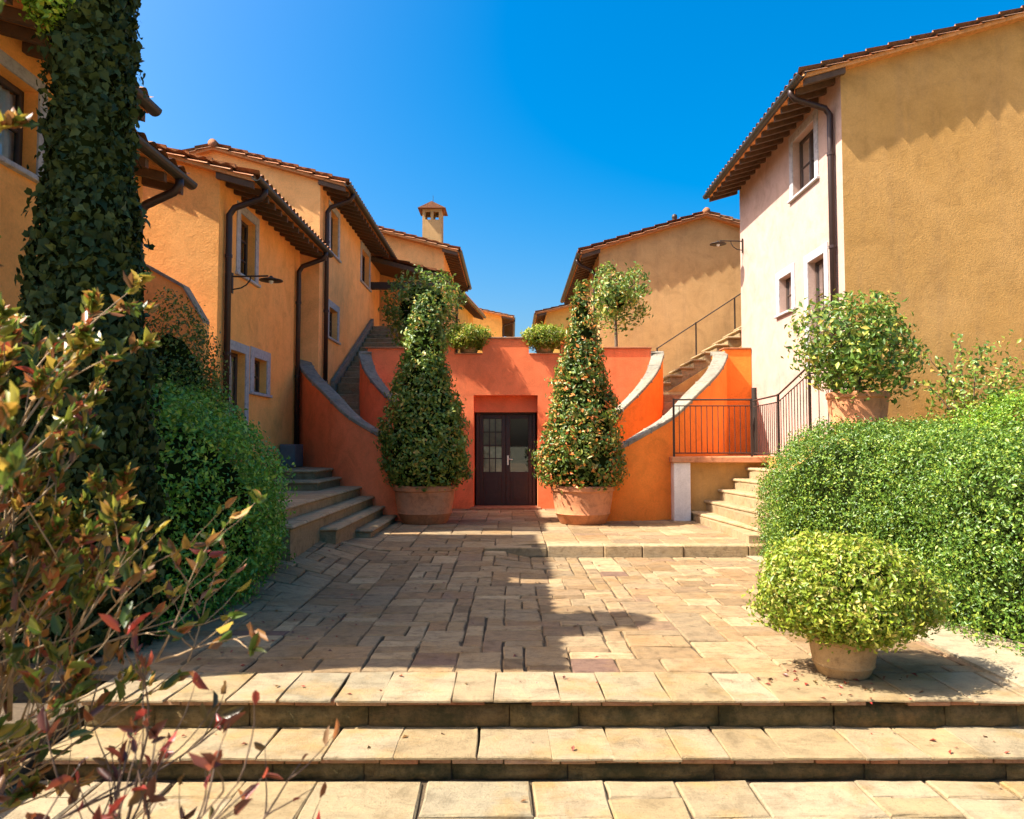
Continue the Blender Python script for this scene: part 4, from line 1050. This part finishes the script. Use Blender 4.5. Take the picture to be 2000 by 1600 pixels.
hedge('hedge', 'big dark green hedge mound on the left behind the autumn shrub', (-4.25, 7.9, .25), (1.64, 2.35, 2.0), 2.5, 'leaf_leftgreen', 61, 8500, .055, m=9, spread=.05, lump=.08, core=.8)
hedge('shrub', 'dark small-leaved shrub below the left ochre gable', (-4.62, 9.9, 1.75), (.62, .7, 1.72), 2.2, 'leaf_dark', 62, 2600, .055, m=9, spread=.06, lump=.12, cat='shrub', freq=2.6, core=.72, depth=.3)

# ivy column
g_ = np.random.default_rng(71)
iv = empty('ivy_column', (-3.46, 6.0, 0), 'tall dark ivy covered column before the left house', 'ivy')
prof = [(0, .56), (1.5, .53), (2.9, .43), (3.6, .355), (4.4, .315), (5.2, .295), (5.55, .27), (5.75, .15), (5.8, .03)]
P, nr = profile_crown(11000, (-3.46, 6.0, 0), prof, g_, 71, lump=.07, depth=.2)
P2, nr2 = profile_crown(3500, (-3.46, 6.0, 0), prof, g_, 73, lump=.10, depth=.1)
foliage('leaves', [leaf_mesh(P, nr, .078, .60, .6, 'ivy', down=.8, g=g_, var=.55), leaf_mesh(P2, nr2, .05, .62, .75, 'ivy', down=.5, g=g_, var=.5)], 'leaf_ivy', iv)
core_profile('inner_stems', (-3.46, 6.0, 0), prof, iv, .86)
hedge('shrub', 'sunlit bright green foliage beside the top of the ivy column', (-3.66, 5.74, 5.22), (.15, .2, .32), 2.0, 'leaf_bright', 72, 200, .055, m=8, spread=.05, zmin=4.7, cat='foliage', core=.6)

# ------------------------------------------------------------------ autumn shrub in the left foreground
fsb = empty('autumn_shrub', (-1.7, 2.2, -.32), 'autumn shrub with bare twigs and yellow, orange and russet leaves, left foreground', 'shrub')
gl = random.Random(99); tw1 = MB(); tw2 = MB(); Lg = []; Lr = []
def grow(p, d, L, r, depth, leafy, dark, bend=.35):
    """a wavering twig; returns nothing, collects tubes and leaf positions"""
    n = 6; pts = [Vector(p)]; d = Vector(d).normalized()
    for i in range(n):
        d = (d + Vector((gl.uniform(-bend, bend), gl.uniform(-bend, bend), gl.uniform(-bend * .6, bend)) ) * .38).normalized()
        pts.append(pts[-1] + d * (L / n))
    (tw2 if dark else tw1).tube(pts, [r * (1 - .12 * i) for i in range(n + 1)], 6)
    if depth > 0:
        for k in range(gl.choice((3, 4, 5)) if depth > 1 else 3):
            i = gl.randrange(1, n + 1); dd = (pts[i] - pts[i - 1]).normalized()
            nd = (dd + Vector((gl.uniform(-1, 1), gl.uniform(-1, 1), gl.uniform(-.3, 1)))).normalized()
            grow(pts[i], nd, L * gl.uniform(.35, .6), r * .55, depth - 1, leafy, dark, bend)
    if depth <= 1:
        tip = pts[-1]; dd = (pts[-1] - pts[-3]).normalized()
        for k in range(int(leafy * gl.uniform(.6, 1.4))):
            q = pts[gl.randrange(3, n + 1)].lerp(tip, gl.random())
            a = (dd + Vector((gl.uniform(-1, 1), gl.uniform(-1, 1), gl.uniform(-.5, 1)))).normalized()
            (Lr if dark else Lg).append((tuple(q + a * .012), tuple(a)))
# dense leafy upper part, far left
for k in range(46):
    x, y = gl.uniform(-2.75, -1.72), gl.uniform(1.85, 2.9)
    grow((x, y, gl.uniform(-.2, 1.0)), (gl.uniform(-.08, .18), gl.uniform(-.15, .1), 1), gl.uniform(.75, 1.2), .009, 2, 26, False, .36)
# pale twigs reaching right across the middle
for k in range(11):
    grow((gl.uniform(-2.5, -1.85), gl.uniform(2.0, 2.9), gl.uniform(.1, .85)), (1, gl.uniform(-.1, .2), gl.uniform(.15, .8)), gl.uniform(.55, .9), .007, 2, 4, False, .40)
# dark branches low in the corner, nearer to us
for k in range(14):
    grow((gl.uniform(-1.8, -1.1), gl.uniform(1.5, 2.0), gl.uniform(-.1, .35)), (gl.uniform(.7, 1), gl.uniform(-.1, .2), gl.uniform(.0, .6)), gl.uniform(.55, .9), .009, 2, 2.2, True, .48)
# a few sprays close to the lens, high on the left
for k in range(4):
    grow((gl.uniform(-1.45, -1.22), gl.uniform(1.3, 1.5), gl.uniform(.7, 1.0)), (gl.uniform(.15, .5), gl.uniform(-.05, .1), 1), gl.uniform(.45, .7), .006, 1, 7, False, .3)
tw1.build('pale_twigs', 'twig', fsb, smooth=True); tw2.build('dark_twigs', 'dark_twig', fsb, smooth=True)
g_ = np.random.default_rng(98)
for nm, Ls, mt, sz in (('leaves', Lg, 'leaf_autumn', .060), ('russet_leaves', Lr, 'leaf_russet', .05)):
    P = np.array([q[0] for q in Ls]); T = np.array([q[1] for q in Ls])
    nr = unit(np.cross(T, g_.normal(0, 1, T.shape)))
    foliage(nm, [leaf_mesh(P, nr, sz, .42, .25, 'long', g=g_, tdir=T, var=.45)], mt, fsb)

# ------------------------------------------------------------------ fallen leaves and grit on the paving
g_ = np.random.default_rng(123)
def litter(n, x0, x1, y0, y1, z, near=None):
    P = np.stack([g_.uniform(x0, x1, n), g_.uniform(y0, y1, n), np.full(n, z)], 1)
    if near is not None:
        P[:, 0] = near[0] + g_.normal(0, near[2], n); P[:, 1] = near[1] + g_.normal(0, near[3], n)
    P[:, 2] = [gz(a, b) + .008 if b > 5.3 else z for a, b in P[:, :2]]
    return leaf_mesh(P, np.tile([[0, 0, 1.]], (n, 1)), .034, .5, .25, 'oval', g=g_, var=.6)
lt = foliage('leaf_litter', [litter(70, 0, 0, 0, 0, .008, (2.2, 5.12, .30, .16)), litter(60, -2.6, 3.2, 5.4, 10.5, .008), litter(30, -2.6, 4.5, 4.8, 5.3, .008),
                             litter(26, -2.6, 4.5, 4.40, 4.74, -.183), litter(60, -2.4, -1.2, 5.4, 8.0, .008), litter(26, -2.5, 3.5, 2.6, 4.3, -.314)], 'leaf_russet', None)
tag(lt, 'scattered dry fallen leaves on the paving', 'leaf litter', kind='stuff')
